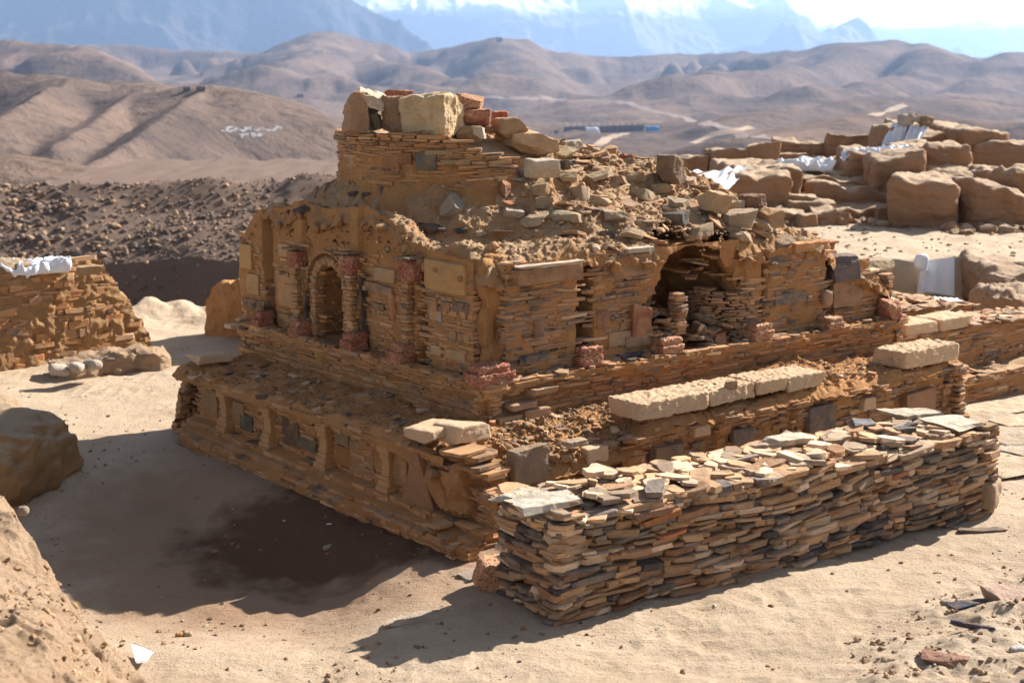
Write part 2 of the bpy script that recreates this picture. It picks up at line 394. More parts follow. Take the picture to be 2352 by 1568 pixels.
# ================================================================== FAR TERRAIN
def ridgeline(pts, k, p=1., zadd=0):
    """pts: (px,py,Y) skyline points -> function height(x,y)"""
    P = np.array([PY(*q) for q in pts])
    def f(x, y, sl=1.):
        best = np.full(x.shape, -1e9)
        for a, b in zip(P[:-1], P[1:]):
            d = b[:2]-a[:2]; L2 = (d**2).sum(); t = np.clip(((x-a[0])*d[0]+(y-a[1])*d[1])/L2, 0, 1)
            r = np.hypot(x-a[0]-t*d[0], y-a[1]-t*d[1]); z = a[2]+t*(b[2]-a[2])
            best = np.maximum(best, z-k*sl*(np.sqrt(r*r+40.**2*(k < .5))-40.*(k < .5)))
        return best
    return f
def smax(a, b, k):
    h = np.clip(.5+.5*(a-b)/k, 0, 1); return b*(1-h)+a*h+k*h*(1-h)
HILLS = [  # ridge points, flank slope, smoothing
    ([(-260, 330, 330), (-60, 352, 320), (0, 366, 310), (100, 398, 300), (190, 432, 290), (260, 462, 270)], .42, 3),
    ([(-300, 180, 1150), (-60, 178, 1100), (20, 173, 1080), (90, 182, 1050), (160, 178, 1000), (230, 200, 980)], .45, 3),
    ([(240, 196, 1050), (300, 190, 1020), (345, 190, 1000), (390, 206, 960), (430, 207, 940), (475, 205, 920), (545, 222, 900), (640, 250, 880), (720, 280, 860), (800, 325, 850), (900, 372, 840)], .42, 3),
    ([(475, 205, 920), (400, 260, 800), (300, 322, 700), (200, 375, 620)], .55, 2.5),
    ([(345, 190, 1000), (250, 260, 850), (120, 345, 700)], .55, 2.5),
    ([(160, 178, 1000), (80, 230, 850), (-40, 300, 750)], .55, 2.5),
    ([(-200, 120, 2700), (0, 128, 2600), (90, 124, 2500), (150, 122, 2450), (210, 140, 2300), (330, 165, 2200), (430, 185, 2100), (560, 215, 2000)], .4, 8),
    ([(-300, 96, 5200), (0, 98, 5100), (120, 95, 5000), (210, 96, 5000), (330, 103, 4900), (500, 112, 4800), (600, 118, 4800), (660, 112, 4700), (710, 90, 4500), (755, 82, 4400), (800, 92, 4450), (860, 112, 4500), (960, 122, 4500), (1050, 115, 4400), (1100, 98, 4300), (1150, 90, 4250), (1200, 93, 4300), (1260, 112, 4300), (1340, 128, 4400), (1500, 133, 4500), (1600, 130, 4600), (1700, 128, 4500), (1800, 122, 4100), (1870, 105, 3900), (1940, 92, 3800), (2050, 86, 3750), (2120, 95, 3700), (2190, 113, 3700), (2250, 132, 3650), (2320, 122, 3600), (2450, 118, 3600), (2800, 130, 3600)], .34, 14),
    ([(755, 82, 4400), (700, 130, 3600), (620, 170, 2900)], .36, 10), ([(1150, 90, 4250), (1210, 150, 3500), (1120, 200, 2700)], .36, 10),
    ([(860, 140, 3700), (960, 150, 3400), (1060, 190, 2900)], .36, 10),
    ([(2050, 86, 3750), (1900, 130, 3200), (1700, 165, 2800), (1520, 205, 2500)], .36, 10), ([(2120, 95, 3700), (2130, 150, 3000), (1980, 190, 2500), (1840, 225, 2200)], .36, 10),
    ([(2320, 122, 3600), (2260, 180, 2800), (2180, 215, 2400)], .36, 10),
    ([(2700, 230, 1900), (2352, 235, 1850), (2150, 228, 1800), (1950, 238, 1700), (1780, 262, 1500), (1650, 300, 1300)], .36, 6),
    ([(2700, 290, 1100), (2352, 285, 1050), (2150, 262, 1100), (1980, 272, 1050), (1850, 300, 950), (1700, 330, 800)], .36, 5),
]
HF = [(ridgeline(a, k), s) for a, k, s in HILLS]
def T(x, y):
    r = np.hypot(x, y)
    z = -64+sst(900, 300, r)*16+sst(2500, 6500, r)*90
    z = z + 3*fbm(x/260, y/260, 0, 3, 3)
    sl = 1+.7*fbm(x/230, y/230, 0, 3, 21, ridge=True)*sst(150, 700, r)
    for f, s in HF: z = smax(f(x, y, sl), z, s)
    z = z + sst(900, 2600, r)*(20*fbm(x/620+.4*vn(x/900, y/900, 0, 5), y/620, 0, 4, 31, g=.45, ridge=True)-16)*(1-.55*sst(2800, 3700, r))+sst(1200, 2200, r)*4.5*fbm(x/130, y/130, 0, 3, 39, ridge=True)*(1-.5*sst(2800, 3700, r))+sst(1500, 3000, r)*7*(1-.5*sst(2800, 3700, r))*fbm(x/240, y/240, 0, 3, 37, ridge=True)+sst(300, 1200, r)*3.0*fbm(x/110, y/110, 0, 4, 35, ridge=True) + sst(200, 600, r)*1.0*fbm(x/45, y/45, 0, 3, 33)
    return z
def polar(name, a0, a1, na, r0, r1, nr, fn, mat):
    an = np.linspace(a0, a1, na)*D2R; rr = np.geomspace(r0, r1, nr)
    A, R = np.meshgrid(an, rr, indexing='ij'); x = R*np.sin(A); y = R*np.cos(A); z = fn(x, y)
    return struct(mesh(name, np.stack([x, y, z], -1).reshape(-1, 3), [gridF(na, nr, flip=True)], mat, smooth=True)), (an, rr, z)
def march(px, py, fn, t0, t1, n=6000):
    t = np.geomspace(t0, t1, n); v = ray(px, py); q = v[None]*t[:, None]+[0, 0, 4]
    d = q[:, 2]-fn(q[:, 0], q[:, 1]); i = np.argmax(d < 0)
    return q[i] if d.min() < 0 else None
def hillmat(name, c1, c2, c3, sc, snow=None, bd=2.):
    m, t, b = newmat(name); v = pos(t)
    n1 = noise(t, 1/420*sc, 8, .6, v); n2 = noise(t, 1/35*sc, 6, .65, v)
    c = mix(t, ramp(t, n1, [(.35, 0.), (.65, 1.)]), c1, c2); c = mix(t, ramp(t, n2, [(.5, 0.), (.72, .7)]), c, c3)
    if snow:
        s = N(t, 'ShaderNodeSeparateXYZ'); g = N(t, 'ShaderNodeNewGeometry'); t.links.new(g.outputs['Position'], s.inputs[0])
        mm = N(t, 'ShaderNodeMath', operation='MULTIPLY_ADD'); mm.inputs[1].default_value = 1/snow[1]; mm.inputs[2].default_value = -snow[0]/snow[1]
        t.links.new(s.outputs[2], mm.inputs[0])
        nz = noise(t, 1/900, 8, .7, v); a2 = N(t, 'ShaderNodeMath', operation='MULTIPLY_ADD'); a2.inputs[1].default_value = 5; t.links.new(nz, a2.inputs[0]); t.links.new(mm.outputs[0], a2.inputs[2])
        k = ramp(t, a2.outputs[0], [(.0, 0.), (.9, 1.)]); 
        a2.inputs[1].default_value = 2.2
        c = mix(t, k, c, (.85, .87, .9))
    t.links.new(c, b.inputs['Base Color']); b.inputs['Roughness'].default_value = 1; b.inputs['Specular IOR Level'].default_value = 0
    bump(t, [(n2, bd)], b); return m
MH = hillmat('hillside', (.20, .14, .105), (.095, .072, .063), (.05, .043, .043), 3.0, bd=3.5)
MM = hillmat('mountain', (.035, .035, .045), (.085, .075, .075), (.025, .025, .03), .5, bd=30)
MS = hillmat('snow_mountain', (.15, .13, .13), (.12, .11, .11), (.10, .09, .09), .25, snow=(690, 170), bd=16)
polar('hills', -27, 27, 820, 120, 6800, 460, T, MH)
MR1 = ridgeline([(-700, 60, 10000), (-200, 60, 9600), (0, 42, 9200), (60, 22, 9200), (110, 24, 9200), (150, -2, 9440), (240, -60, 9760), (420, -90, 10000), (640, -50, 10000), (760, -10, 10240), (850, 8, 10240), (930, 38, 10080), (1000, 66, 9920), (1080, 100, 9760), (1150, 140, 9600)], .5)
MR2 = ridgeline([(300, -40, 16000), (560, -60, 16000), (760, -10, 16400), (840, 2, 16400), (960, -50, 16800), (1120, -70, 16800), (1300, -60, 16800), (1500, -90, 16800), (1640, -60, 16800), (1780, 0, 16400), (1870, 34, 16400), (1980, 72, 16160), (2080, 104, 16000), (2200, 140, 16000)], .5)
MR3 = ridgeline([(1040, 110, 12400), (1110, 82, 12400), (1150, 78, 12400), (1200, 95, 12400), (1260, 88, 12400), (1340, 112, 12400), (1430, 140, 12400)], .5)
MR4 = ridgeline([(-600, 30, 21900), (-60, 20, 21900), (0, 18, 21900), (30, 25, 21900), (100, 50, 21900), (300, 0, 21900), (1000, 20, 21900), (1800, 60, 21900), (1880, 48, 21900), (1915, 40, 21900), (1960, 60, 21900), (2010, 50, 21900), (2060, 64, 21900), (2130, 76, 21900), (2190, 62, 21900), (2250, 44, 21900), (2300, 56, 21900), (2400, 60, 21900), (2900, 40, 21900)], .6)
def mfun(f, amp, wl, seed):
    def g(x, y):
        n = fbm(x/wl, y/wl, 0, 6, seed, ridge=True)
        b = f(x, y, 1+.5*vn(x/wl/1.3, y/wl/1.3, 0, seed+9))
        return b+amp*(n-.9)*np.clip(1-(b)/1500, .25, 1)
    return g
polar('blue_mountains', -30, 6, 520, 7000, 11800, 220, mfun(MR1, 260, 1500, 41), MM)
polar('snow_massif', -14, 27, 620, 11000, 18500, 240, lambda x, y: np.maximum(mfun(MR2, 380, 2100, 51)(x, y), mfun(MR3, 100, 1100, 55)(x, y)), MS)
polar('snow_range', -30, 30, 620, 19500, 24000, 120, mfun(MR4, 200, 1700, 61), MS)

# near slope of rough scree beyond the gully
RIM = ridgeline([(-300, 440, 84), (0, 437, 84), (150, 441, 84), (300, 440, 84), (500, 430, 85), (740, 412, 87), (1000, 408, 90), (1300, 425, 92)], .50)
def NS(x, y):
    P = np.interp(x, [-60, -31, -28, -24, -19, -12, 5, 15], [-2.8, -2.9, -3.1, -3.05, -2.85, -2.6, -2.5, -3])
    d = 84-y; z = P-.40*np.maximum(d, 0)-.12*np.maximum(-d, 0)
    lip = -6.5+.5*vn(x/3, 0., 0, 7)
    # cut bank at the foot of the slope
    cut = sst(-25.5, -21, x)*(1-sst(-13, -10, x))
    z = np.where((z < lip) & (cut > 0), z-cut*np.minimum(4.2, (lip-z)*7), z)
    z = np.maximum(z, -12-.02*(60-y))
    return z+.25*fbm(x/3, y/3, 0, 4, 77)-.08*np.maximum(y-110, 0)*.3
xs = np.linspace(-62, 30, 460); ys = np.concatenate([np.linspace(44, 92, 330), np.linspace(93, 240, 40)])
XX, YY = np.meshgrid(xs, ys, indexing='ij')
struct(mesh('scree_slope', np.stack([XX, YY, NS(XX, YY)], -1).reshape(-1, 3), [gridF(len(xs), len(ys))], M['scree'], smooth=True))
rg = np.random.default_rng(5)
n = 26000; cx = rg.uniform(-42, 8, n); cy = rg.uniform(58, 90, n); sz = rg.gamma(3., .036, n)+.035
hz = NS(cx, cy); kk = (hz > -9) & (rg.random(n) < .35+.65*sst(-.4, .4, fbm(cx/2.5, cy/2.5, 0, 3, 69))); sz = sz*(1+.5*vn(cx/4, cy/4, 0, 70)); cx, cy, sz, hz = cx[kk], cy[kk], sz[kk], hz[kk]; n = len(cx)
clr = np.array([(.13, .095, .08), (.20, .14, .10), (.30, .19, .125), (.42, .27, .16)])[rg.choice(4, n, p=[.4, .3, .2, .1])]
o = scatter('scree_clods', np.stack([cx, cy, hz+sz*.15], -1), np.stack([sz*1.2, sz, sz*.75], -1), rg, clr, M['clod'])
props(o, 'dark clods and dry tussocks covering the slope beyond the gully', 'scree', kind='stuff')

# tracks, river bed, far settlement
def ribbon(name, pts, w, fn, mat, t0=300, t1=6000):
    Q = []
    for a, b in zip(pts[:-1], pts[1:]):
        for k in range(14):
            f = k/14; q = march(a[0]+(b[0]-a[0])*f, a[1]+(b[1]-a[1])*f, fn, t0, t1)
            if q is not None: Q.append(q[:2])
    Q = np.array(Q)
    # smooth
    for _ in range(4): Q[1:-1] = (Q[:-2]+Q[1:-1]*2+Q[2:])/4
    d = np.gradient(Q, axis=0); d /= np.linalg.norm(d, axis=1, keepdims=True)+1e-9; nn = np.stack([-d[:, 1], d[:, 0]], -1)
    rows = [Q+nn*w*k for k in (-1, -.5, 0, .5, 1)]
    V = np.stack(rows, 1); z = fn(V[..., 0], V[..., 1])+.45
    return struct(mesh(name, np.concatenate([V, z[..., None]], -1).reshape(-1, 3), [gridF(len(Q), 5, flip=True)], mat, smooth=True))
mtrack = earth('track', (.42, .30, .21), (.37, .26, .18), sc=.02, bd=.1); mriver = earth('riverbed', (.27, .20, .155), (.22, .16, .13), sc=.01, bd=.1)
ribbon('dirt_track', [(1370, 338), (1395, 318), (1440, 306)], 5, T, mtrack)
ribbon('dirt_track', [(2080, 242), (2040, 256), (2000, 268)], 4, T, mtrack)
ribbon('dirt_track', [(1590, 330), (1640, 310), (1690, 300), (1730, 292)], 3.5, T, mtrack)
ribbon('river_bed', [(1420, 232), (1500, 255), (1600, 278), (1680, 300), (1760, 322)], 7, T, mriver)
ribbon('river_bed', [(1000, 222), (1150, 226), (1300, 228), (1420, 234)], 7, T, mriver)
def wall_between(name, a, b, h, th, mat, parent=None):
    d = b-a; L = np.hypot(*d[:2]); c = (a+b)/2+[0, 0, h/2-.3]
    return block(name, c, (L, th, h+.6), (0, 0, math.atan2(d[1], d[0])), mat, parent, n=6, r=.1, warp=0, amp=0)
blue = cloth('blue_sheet', (.05, .28, .62)); dkw = earth('dark_wall', (.15, .12, .14), (.18, .14, .15), sc=.1, bd=.05)
q0, q1 = march(1296, 303, T, 500, 4000), march(1478, 300, T, 500, 4000)
if q0 is not None and q1 is not None:
    z = max(q0[2], q1[2])
    cmp_ = thing('walled_camp', 'long dark walled camp compound on the valley floor', 'camp', (q0+q1)/2)
    q0[2] = q1[2] = z-1
    sc = np.linalg.norm(q1-q0)/185
    mid = q0+(q1-q0)*.42
    wall_between('enclosure_wall', q0, q1, 12*sc, 1.5, dkw, cmp_)
    for f in np.linspace(0, 1, 14):
        p = q0+(q1-q0)*f+[0, -2, 8*sc]; block('wall_post', p, (1.2*sc, 1.2*sc, 20*sc), mat=dkw, parent=cmp_, n=2, r=.1, warp=0, amp=0)
    wl0 = cloth('tent_canvas', (.9, .9, .9)); tent = thing('white_tent', 'bright white tent in front of the dark camp wall', 'tent', q0+(q1-q0)*.34+[0, -12, 0])
    block('canvas', np.array(tent.location)+[0, 0, 4*sc], (26*sc, 12*sc, 13*sc), mat=wl0, parent=tent, n=6, r=.5, warp=.1, amp=.04)
    tent2 = thing('blue_shelter', 'blue sheeted shelter at the right end of the camp', 'shelter', q1+[16*sc, -12, 0])
    block('sheet', np.array(tent2.location)+[0, 0, 4*sc], (28*sc, 12*sc, 12*sc), mat=blue, parent=tent2, n=6, r=.4, warp=.1, amp=.03)
    for f, s_, l in ((-.1, 8, 'small dark hut left of the camp wall'), (1.25, 7, 'small dark hut right of the blue shelter')):
        h_ = thing('hut', l, 'hut', q0+(q1-q0)*f+[0, -6, 0]); block('hut_wall', np.array(h_.location)+[0, 0, 3*sc], (s_*sc, 6*sc, 7*sc), mat=dkw, parent=h_, n=3, r=.1, warp=.05, amp=0)
        block('roof', np.array(h_.location)+[0, 0, 6.8*sc], ((s_+1)*sc, 7*sc, .8*sc), mat='ruin', parent=h_, n=3, r=.1, warp=.02, amp=0)
def hilltop(px, py, w, h, label, Ymin=300):
    q = march(px, py+4, T, Ymin, 8000)
    if q is None: return
    s = np.linalg.norm(q)/F; t_ = thing('hilltop_post', label, 'building', q)
    block('wall', q+[0, 0, h*s*.4], (w*s, w*s*.6, h*s), mat=dkw, parent=t_, n=3, r=.1, warp=.08, amp=0, seed=int(px))
    block('roof', q+[0, 0, h*s*.95], (w*s*1.08, w*s*.65, h*s*.14), mat='ruin', parent=t_, n=3, r=.1, warp=.02, amp=0)
hilltop(430, 205, 18, 9, 'dark hut on the brown hill crest above the white lettering, left one')
hilltop(462, 203, 22, 8, 'longer low hut on the brown hill crest above the white lettering')
hilltop(1147, 92, 14, 9, 'tiny lookout hut on the pointed mid hill', 2500)
hilltop(1966, 92, 10, 7, 'tiny lookout hut on the broad right hand hill', 2500)
hilltop(690, 219, 14, 7, 'pale farm building far out behind the drum stones', 1500)
q = march(655, 388, T, 300, 3000)
if q is not None:
    car = thing('parked_vehicle', 'small dark teal vehicle parked below the brown hill', 'vehicle', q); s = np.linalg.norm(q)/F
    teal = cloth('teal_paint', (.02, .10, .12))
    block('body', q+[0, 0, 3.*s], (17*s, 8*s, 4*s), mat=teal, parent=car, n=5, r=.4, warp=0, amp=0)
    block('cabin', q+[0, 0, 6.*s], (9*s, 7*s, 4*s), mat=teal, parent=car, n=5, r=.5, warp=0, amp=0)
    for a in (-5, 5):
        for b_ in (-3.6, 3.6): block('wheel', q+[a*s, b_*s, 1.4*s], (3*s, 1.2*s, 3*s), mat='scree', parent=car, n=4, r=.9, warp=0, amp=0)
# white stone lettering laid out on the hillside
strokes = [[(440, 380), (520, 368)], [(560, 360), (575, 320), (620, 290), (700, 268)], [(600, 392), (680, 372), (745, 355)], [(790, 300), (785, 370)], [(860, 345), (930, 378), (990, 355), (1045, 300), (980, 305)],
           [(1105, 285), (1115, 355)], [(1220, 355), (1300, 352), (1350, 310)], [(1395, 285), (1430, 335), (1500, 360), (1600, 355)], [(1640, 370), (1700, 320), (1740, 275), (1830, 300), (1780, 320)],
           [(900, 455), (930, 535)], [(915, 475), (1000, 450), (1065, 445)], [(1230, 465), (1190, 430), (1150, 465), (1190, 505), (1230, 465)], [(1270, 495), (1320, 450), (1385, 445), (1370, 480), (1310, 490)]]
wl = cloth('whitewash', (.62, .62, .62)); LT = None
for stq in strokes:
    LP = []
    for a, b in zip(stq[:-1], stq[1:]):
        m = max(2, int(math.hypot(b[0]-a[0], b[1]-a[1])/9))
        for k in range(m): LP.append((a[0]+(b[0]-a[0])*k/m, a[1]+(b[1]-a[1])*k/m))
    LQ = [march((700+a/6.72)*.6638, (400+b/6.72)*.6638, T, 300, 1500, 2500) for a, b in LP]; LQ = [q for q in LQ if q is not None]
    if not LQ: continue
    LQ = np.array(LQ)
    if LT is None: LT = thing('hillside_lettering', 'white painted stones spelling two lines of script on the brown hillside', 'lettering', LQ[0])
    LQ = np.concatenate([LQ+rg.normal(0, .35, LQ.shape)*[1, 1, 0] for _ in range(2)]); LQ[:, 2] = T(LQ[:, 0], LQ[:, 1])+.2
    scatter('letter', LQ, rg.uniform(.4, .75, (len(LQ), 3)), rg, np.ones((len(LQ), 3)), wl, LT)

# ================================================================== SITE GROUND
def G(x, y):
    z = .035*fbm(x/1.7, y/1.7, 0, 4, 1)+.010*fbm(x*3, y*3, 0, 4, 2)
    z = z+.10*sst(4.2, 6.5, x)*sst(9, 13, y)*0
    # rough bank in the lower right corner
    b = sst(-.25, .9, (x-2.35)*.8-(y-9.35)*.9+.18*vn(x*2, y*2, 0, 8)); z = z+b*(.20+.05*fbm(x*2.2, y*2.2, 0, 4, 9)+.02*fbm(x*9, y*9, 0, 3, 10))
    z = z-.26*sst(0, .85, (-(x+.45)*.755-(y-11.07)*.656))*sst(8.6, 10., y+.25*x)*(1-sst(-1.7, -.6, x))*(1-sst(13.5, 16.5, y-.3*x))
    # far left ground swells a little round the low walls
    z = z+.05*sst(17, 22, y)*fbm(x*.8, y*.8, 0, 3, 12)
    # excavated trench on the right
    tr = sst(.0, .22, x-.263*y+.1*vn(y*2, 0., 0, 3))*sst(20.5, 22.0, y)*(1-sst(29.75, 29.95, y+.25*vn(x*1.5, 0., 0, 4)+.16*sst(9.6, 10.4, x)*4))*(1-.45*sst(9.7, 10.6, x+.2*vn(y*2, x*2, 0, 14)))
    z = z-1.25*tr
    # terrace rises under the back ruins
    z = z+.9*sst(38.5, 44, y+.05*x)*sst(5, 9, x)
    # edges of the terrace
    el = 23.5+.5*fbm(x*.6, 0., 0, 3, 15); eb = 48+0*x
    e = np.where(x < 2, el, el+(eb-el)*sst(2, 8, x)); d = y-e
    z = np.where(d > 0, z-np.minimum(.55*d, 1e9)-.12*sst(0, .5, d), z+.10*sst(-1.4, -.2, d)*(1+fbm(x*2, y*2, 0, 3, 16)))
    z = z-.4*np.maximum(-16-x, 0)-.3*np.maximum(x-32, 0)-.2*np.maximum(3-y, 0)
    return z
xs = np.concatenate([np.linspace(-45, -9.2, 40), np.linspace(-9, 5.6, 560), np.linspace(5.63, 16, 260), np.linspace(16.3, 60, 60)])
ys = np.concatenate([np.linspace(-20, 6.8, 20), np.linspace(7, 14.5, 330), np.linspace(14.53, 24.5, 260), np.linspace(24.6, 46, 190), np.linspace(46.5, 110, 60)])
XX, YY = np.meshgrid(xs, ys, indexing='ij'); ZZ = G(XX, YY)+.012*fbm(XX*5, YY*5, 0, 3, 66, ridge=True)*sst(-.3, .5, vn(XX*.8, YY*.8, 0, 67))
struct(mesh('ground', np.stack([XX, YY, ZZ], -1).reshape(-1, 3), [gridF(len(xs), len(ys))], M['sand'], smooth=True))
def gz(p, dz=0): return np.array([p[0], p[1], float(G(np.array([p[0]]), np.array([p[1]]))[0])+dz])

# ================================================================== STUPA
rng = np.random.default_rng(7)
ST = thing('ruined_stupa', 'large stepped ruin of mud and thin schist courses with niches and a stone topped drum', 'ruin', W3(0, 0, 0))
DC = np.array([-.72, 16.15]); DR = 1.25
def wn(q, a, b, c): return q
cp = []
for v, z in [(.25, 2.2), (.7, 2.24), (1.24, 2.3), (1.6, 2.46), (2.03, 2.59), (2.58, 2.53), (3.24, 2.57), (3.9, 2.45), (4.24, 2.31), (4.5, 2.02)]: cp.append((.2, v, z))
for u, z in [(.6, 2.2), (1.1, 2.2), (1.6, 2.28), (2.2, 2.3), (2.8, 2.28), (3.4, 2.2), (4.0, 2.15), (4.7, 2.05), (5.05, 1.85), (5.5, 1.68), (6.0, 1.5)]: cp.append((u, .2, z))
cp += [(.7, 2.0, 2.36), (.6, 1.5, 2.3), (1.1, 1.3, 2.35), (.75, .9, 2.27), (.55, 2.9, 2.45), (.45, 3.6, 2.4)]                       # bowl behind the rim
cp += [(1.6, 1.3, 2.6), (1.2, 1.75, 2.62), (2.2, 1.2, 2.6), (2.9, 1.1, 2.55), (1.8, .8, 2.42), (2.5, .7, 2.42), (3.3, .7, 2.4), (3.6, 1.2, 2.55), (4.2, .8, 2.3), (4.7, .6, 2.18)]
cp += [(2.1, 1.7, 2.85), (2.7, 1.8, 2.95), (3.2, 2.3, 3.1), (3.8, 1.92, 2.98), (4.1, 1.68, 2.88), (4.4, 1.43, 2.62), (4.8, 1.12, 2.38), (5.03, .93, 2.15), (2.4, 2.6, 3.15)]
cp += [(5.4, 1.0, 1.95), (5.9, 1.0, 1.7), (5.9, 2.0, 1.8), (5.2, 2.2, 2.3), (4.6, 2.4, 2.6), (4., 3., 2.7), (3., 3.4, 2.9), (2, 4.2, 2.5), (3.5, 4.3, 2.2), (5.5, 4., 1.8), (2.0, 2.2, 3.08), (2.4, 1.9, 3.0), (2.1, 1.5, 2.8), (.9, 4.3, 2.35), (1.2, 2.6, 3.0), (1.2, 3.3, 3.0)]
HR = rbf(cp, .1)
def Hs(u, v):
    x = C0[0]+u*BB[0]+v*AA[0]; y = C0[1]+u*BB[1]+v*AA[1]
    z = HR(u, v)
    r = np.hypot(x-DC[0], y-DC[1])
    z = np.where(r < DR*1.6, np.maximum(np.minimum(z, 3.2), 0), z)
    foot = 2.74-.75*(r-DR); z = smax(z, np.where(r < DR+.9, foot, -9), .08)
    z = z+.045*fbm(x*2.6, y*2.6, 0, 4, 71)+.05*np.floor(2.5*vn(x*1.7, y*1.7, 0, 78)+.5)*.5+.022*fbm(x*6, y*6, 0, 4, 72, ridge=True)+.008*fbm(x*30, y*30, 0, 2, 74)
    z = z+.02*np.floor(2.2*vn(x*4, y*4, 0, 75))
    e = np.minimum(u-.12, v-.12); e2 = np.minimum(6.05-u, 4.6-v)
    z = z-.13*(1-np.clip(e/.16, 0, 1))**2-.25*(1-np.clip(e2/.2, 0, 1))**2
    return z
nu, nv_ = 400, 310
U, Vv = np.meshgrid(np.linspace(.10, 6.08, nu), np.linspace(.10, 4.66, nv_), indexing='ij')
HZ = Hs(U, Vv); PX = C0[0]+U*BB[0]+Vv*AA[0]; PYY = C0[1]+U*BB[1]+Vv*AA[1]
# horizontal roughness so that the skirt is lumpy
PX = PX+.012*fbm(PX*9, PYY*9, HZ*9, 3, 80); PYY = PYY+.012*fbm(PX*9, PYY*9, HZ*9+40, 3, 81)
sk = (U > 0)
edge = np.minimum(np.minimum(U-.10, Vv-.10), np.minimum(6.08-U, 4.66-Vv)) < 1e-6
HZ = np.where(edge, HZ-.07, HZ)
hole = Vv < .16+.30*np.clip(1-((U-2.82)/.56)**2, 0, 1)**.5*(np.abs(U-2.82) < .56)-.14*(np.abs(U-2.82) >= .56)
mesh('mud_core_mound', np.stack([PX, PYY, HZ], -1).reshape(-1, 3), [gridF(nu, nv_, ~hole)], M['mudpale'], ST, smooth=True)
def hitS(px, py):
    t = np.linspace(11, 21, 3000); v = ray(px, py); q = v[None]*t[:, None]/v[1]*1.0+[0, 0, 4]
    w = (MI@(q[:, :2]-C0).T).T; ok = (w[:, 0] > .1) & (w[:, 0] < 6.05) & (w[:, 1] > .1) & (w[:, 1] < 4.6)
    d = np.where(ok, q[:, 2]-Hs(w[:, 0], w[:, 1]), 1); i = np.argmax(d < 0)
    return q[i] if (d < 0).any() else None

# --- lower bench
def offL(s, z):   # s=0 at v=-.9
    base = np.where(z < .11, .34, np.where(z < .16, .26, np.where(z < .22, .15, 0)))
    top = np.where(z > .60, .05+.05*(z > .65), 0)
    w = .02*vn(s*2, z*3, 0, 90)
    er = .16*sst(4.5, 5.1, s)+.10*(s > 4.85)
    return base*(1-.25*sst(1, 5, s))+top+w-er
oL = W2(-.88, -.9)
masonry('bench_masonry', oL, AA, NA, -.36, 5.06, -.06, .72, offL, rng, M['slate'], ST, pal=(6, 6, 5, 3, 1.5, 1.2, .6, 5), rough=.010, backoff=-.006, miss=.12,
        keep=lambda s, z: ~((z > .5) & (s < .25)))
oR = W2(-.9, -.9)
def offR(s, z):   # s = u+.9
    base = np.where(z < .10, .22, np.where(z < .16, .14, 0)); top = np.where((z > .62), .06, 0)
    pil = sum(np.where(np.abs(s-c) < .10, .05, 0) for c in (1.85, 3.0, 4.1, 5.3, 6.6))
    rec = -.03*((z > .25) & (z < .5))
    return base+top+.025*vn(s*1.7, z*3, 0, 92)+pil*(z > .16)+rec
def topR(s): return np.where(s < .35, .25+.8*s*0, np.where(s < 2.0, .42+.16*(s-.35), .72))+.03*vn(s*4, 0, 0, 93)
masonry('bench_masonry', oR, BB, NB, -.34, 6.78, -.06, .74, offR, rng, M['slate2'], ST, pal=(6, 5, 6, 4, 2, 2, 1, 4), keep=lambda s, z: (z < topR(s)) | ((z < .22)), rough=.014, T=(.016, .036))
# bench top: rubble covered ledge
def Bz(u, v):
    z = .73+.04*fbm(u*3, v*3, 0, 4, 95)+.015*fbm(u*11, v*11, 0, 3, 96, ridge=True)
    z = z+.10*np.clip((np.maximum(u, -.1)+.9)*0+np.minimum(np.maximum(u, v)+.5, .4), 0, .4)*.8
    # ruined corner
    r = np.hypot(u+.95, v+.95); z = z-.34*(1-sst(.2, 1.0, r))
    k = (v < 0)*sst(-.9, -.2, u)*(1-sst(.7, 1.25, u)); z = z-k*(.20*(1-sst(-.8, -.1, v)))
    k2 = (v < 0)*sst(3.2, 3.5, u)*(1-sst(4.1, 4.4, u)); z = z+k2*.10*sst(-.9, -.3, v)
    return z
U, Vv = np.meshgrid(np.linspace(-1.0, 5.85, 480), np.linspace(-1.0, 4.12, 360), indexing='ij')
kk = (np.minimum(U, Vv) < .12) & ~((U > -.05) & (Vv > .2)) 
BZ = Bz(U, Vv); e = np.minimum(U, Vv)+1.0; e = np.minimum(U+1.0, Vv+1.0); BZ = BZ-.10*(1-np.clip(e/.08, 0, 1))
mesh('ledge_earth', np.stack([C0[0]+U*BB[0]+Vv*AA[0], C0[1]+U*BB[1]+Vv*AA[1], BZ], -1).reshape(-1, 3), [gridF(480, 360, kk)], M['mud'], ST, smooth=True)
# end faces of the bench (seen from a step to the side)
masonry('bench_end', W2(5.85, -.9), AA, -NA, 0, 5., -.06, .72, lambda s, z: .02*vn(s*2, z*2, 0, 3)+.0*s, rng, M['slate2'], ST)
masonry('bench_end', W2(-.88, 4.08), BB, -NB, -.02, 6.7, -.06, .70, lambda s, z: .02*vn(s*2, z*2, 0, 4)+.3*np.clip(1-z/.7, 0, 1)+.05*vn(z*7, s*3, 0, 5), rng, M['slate'], ST)
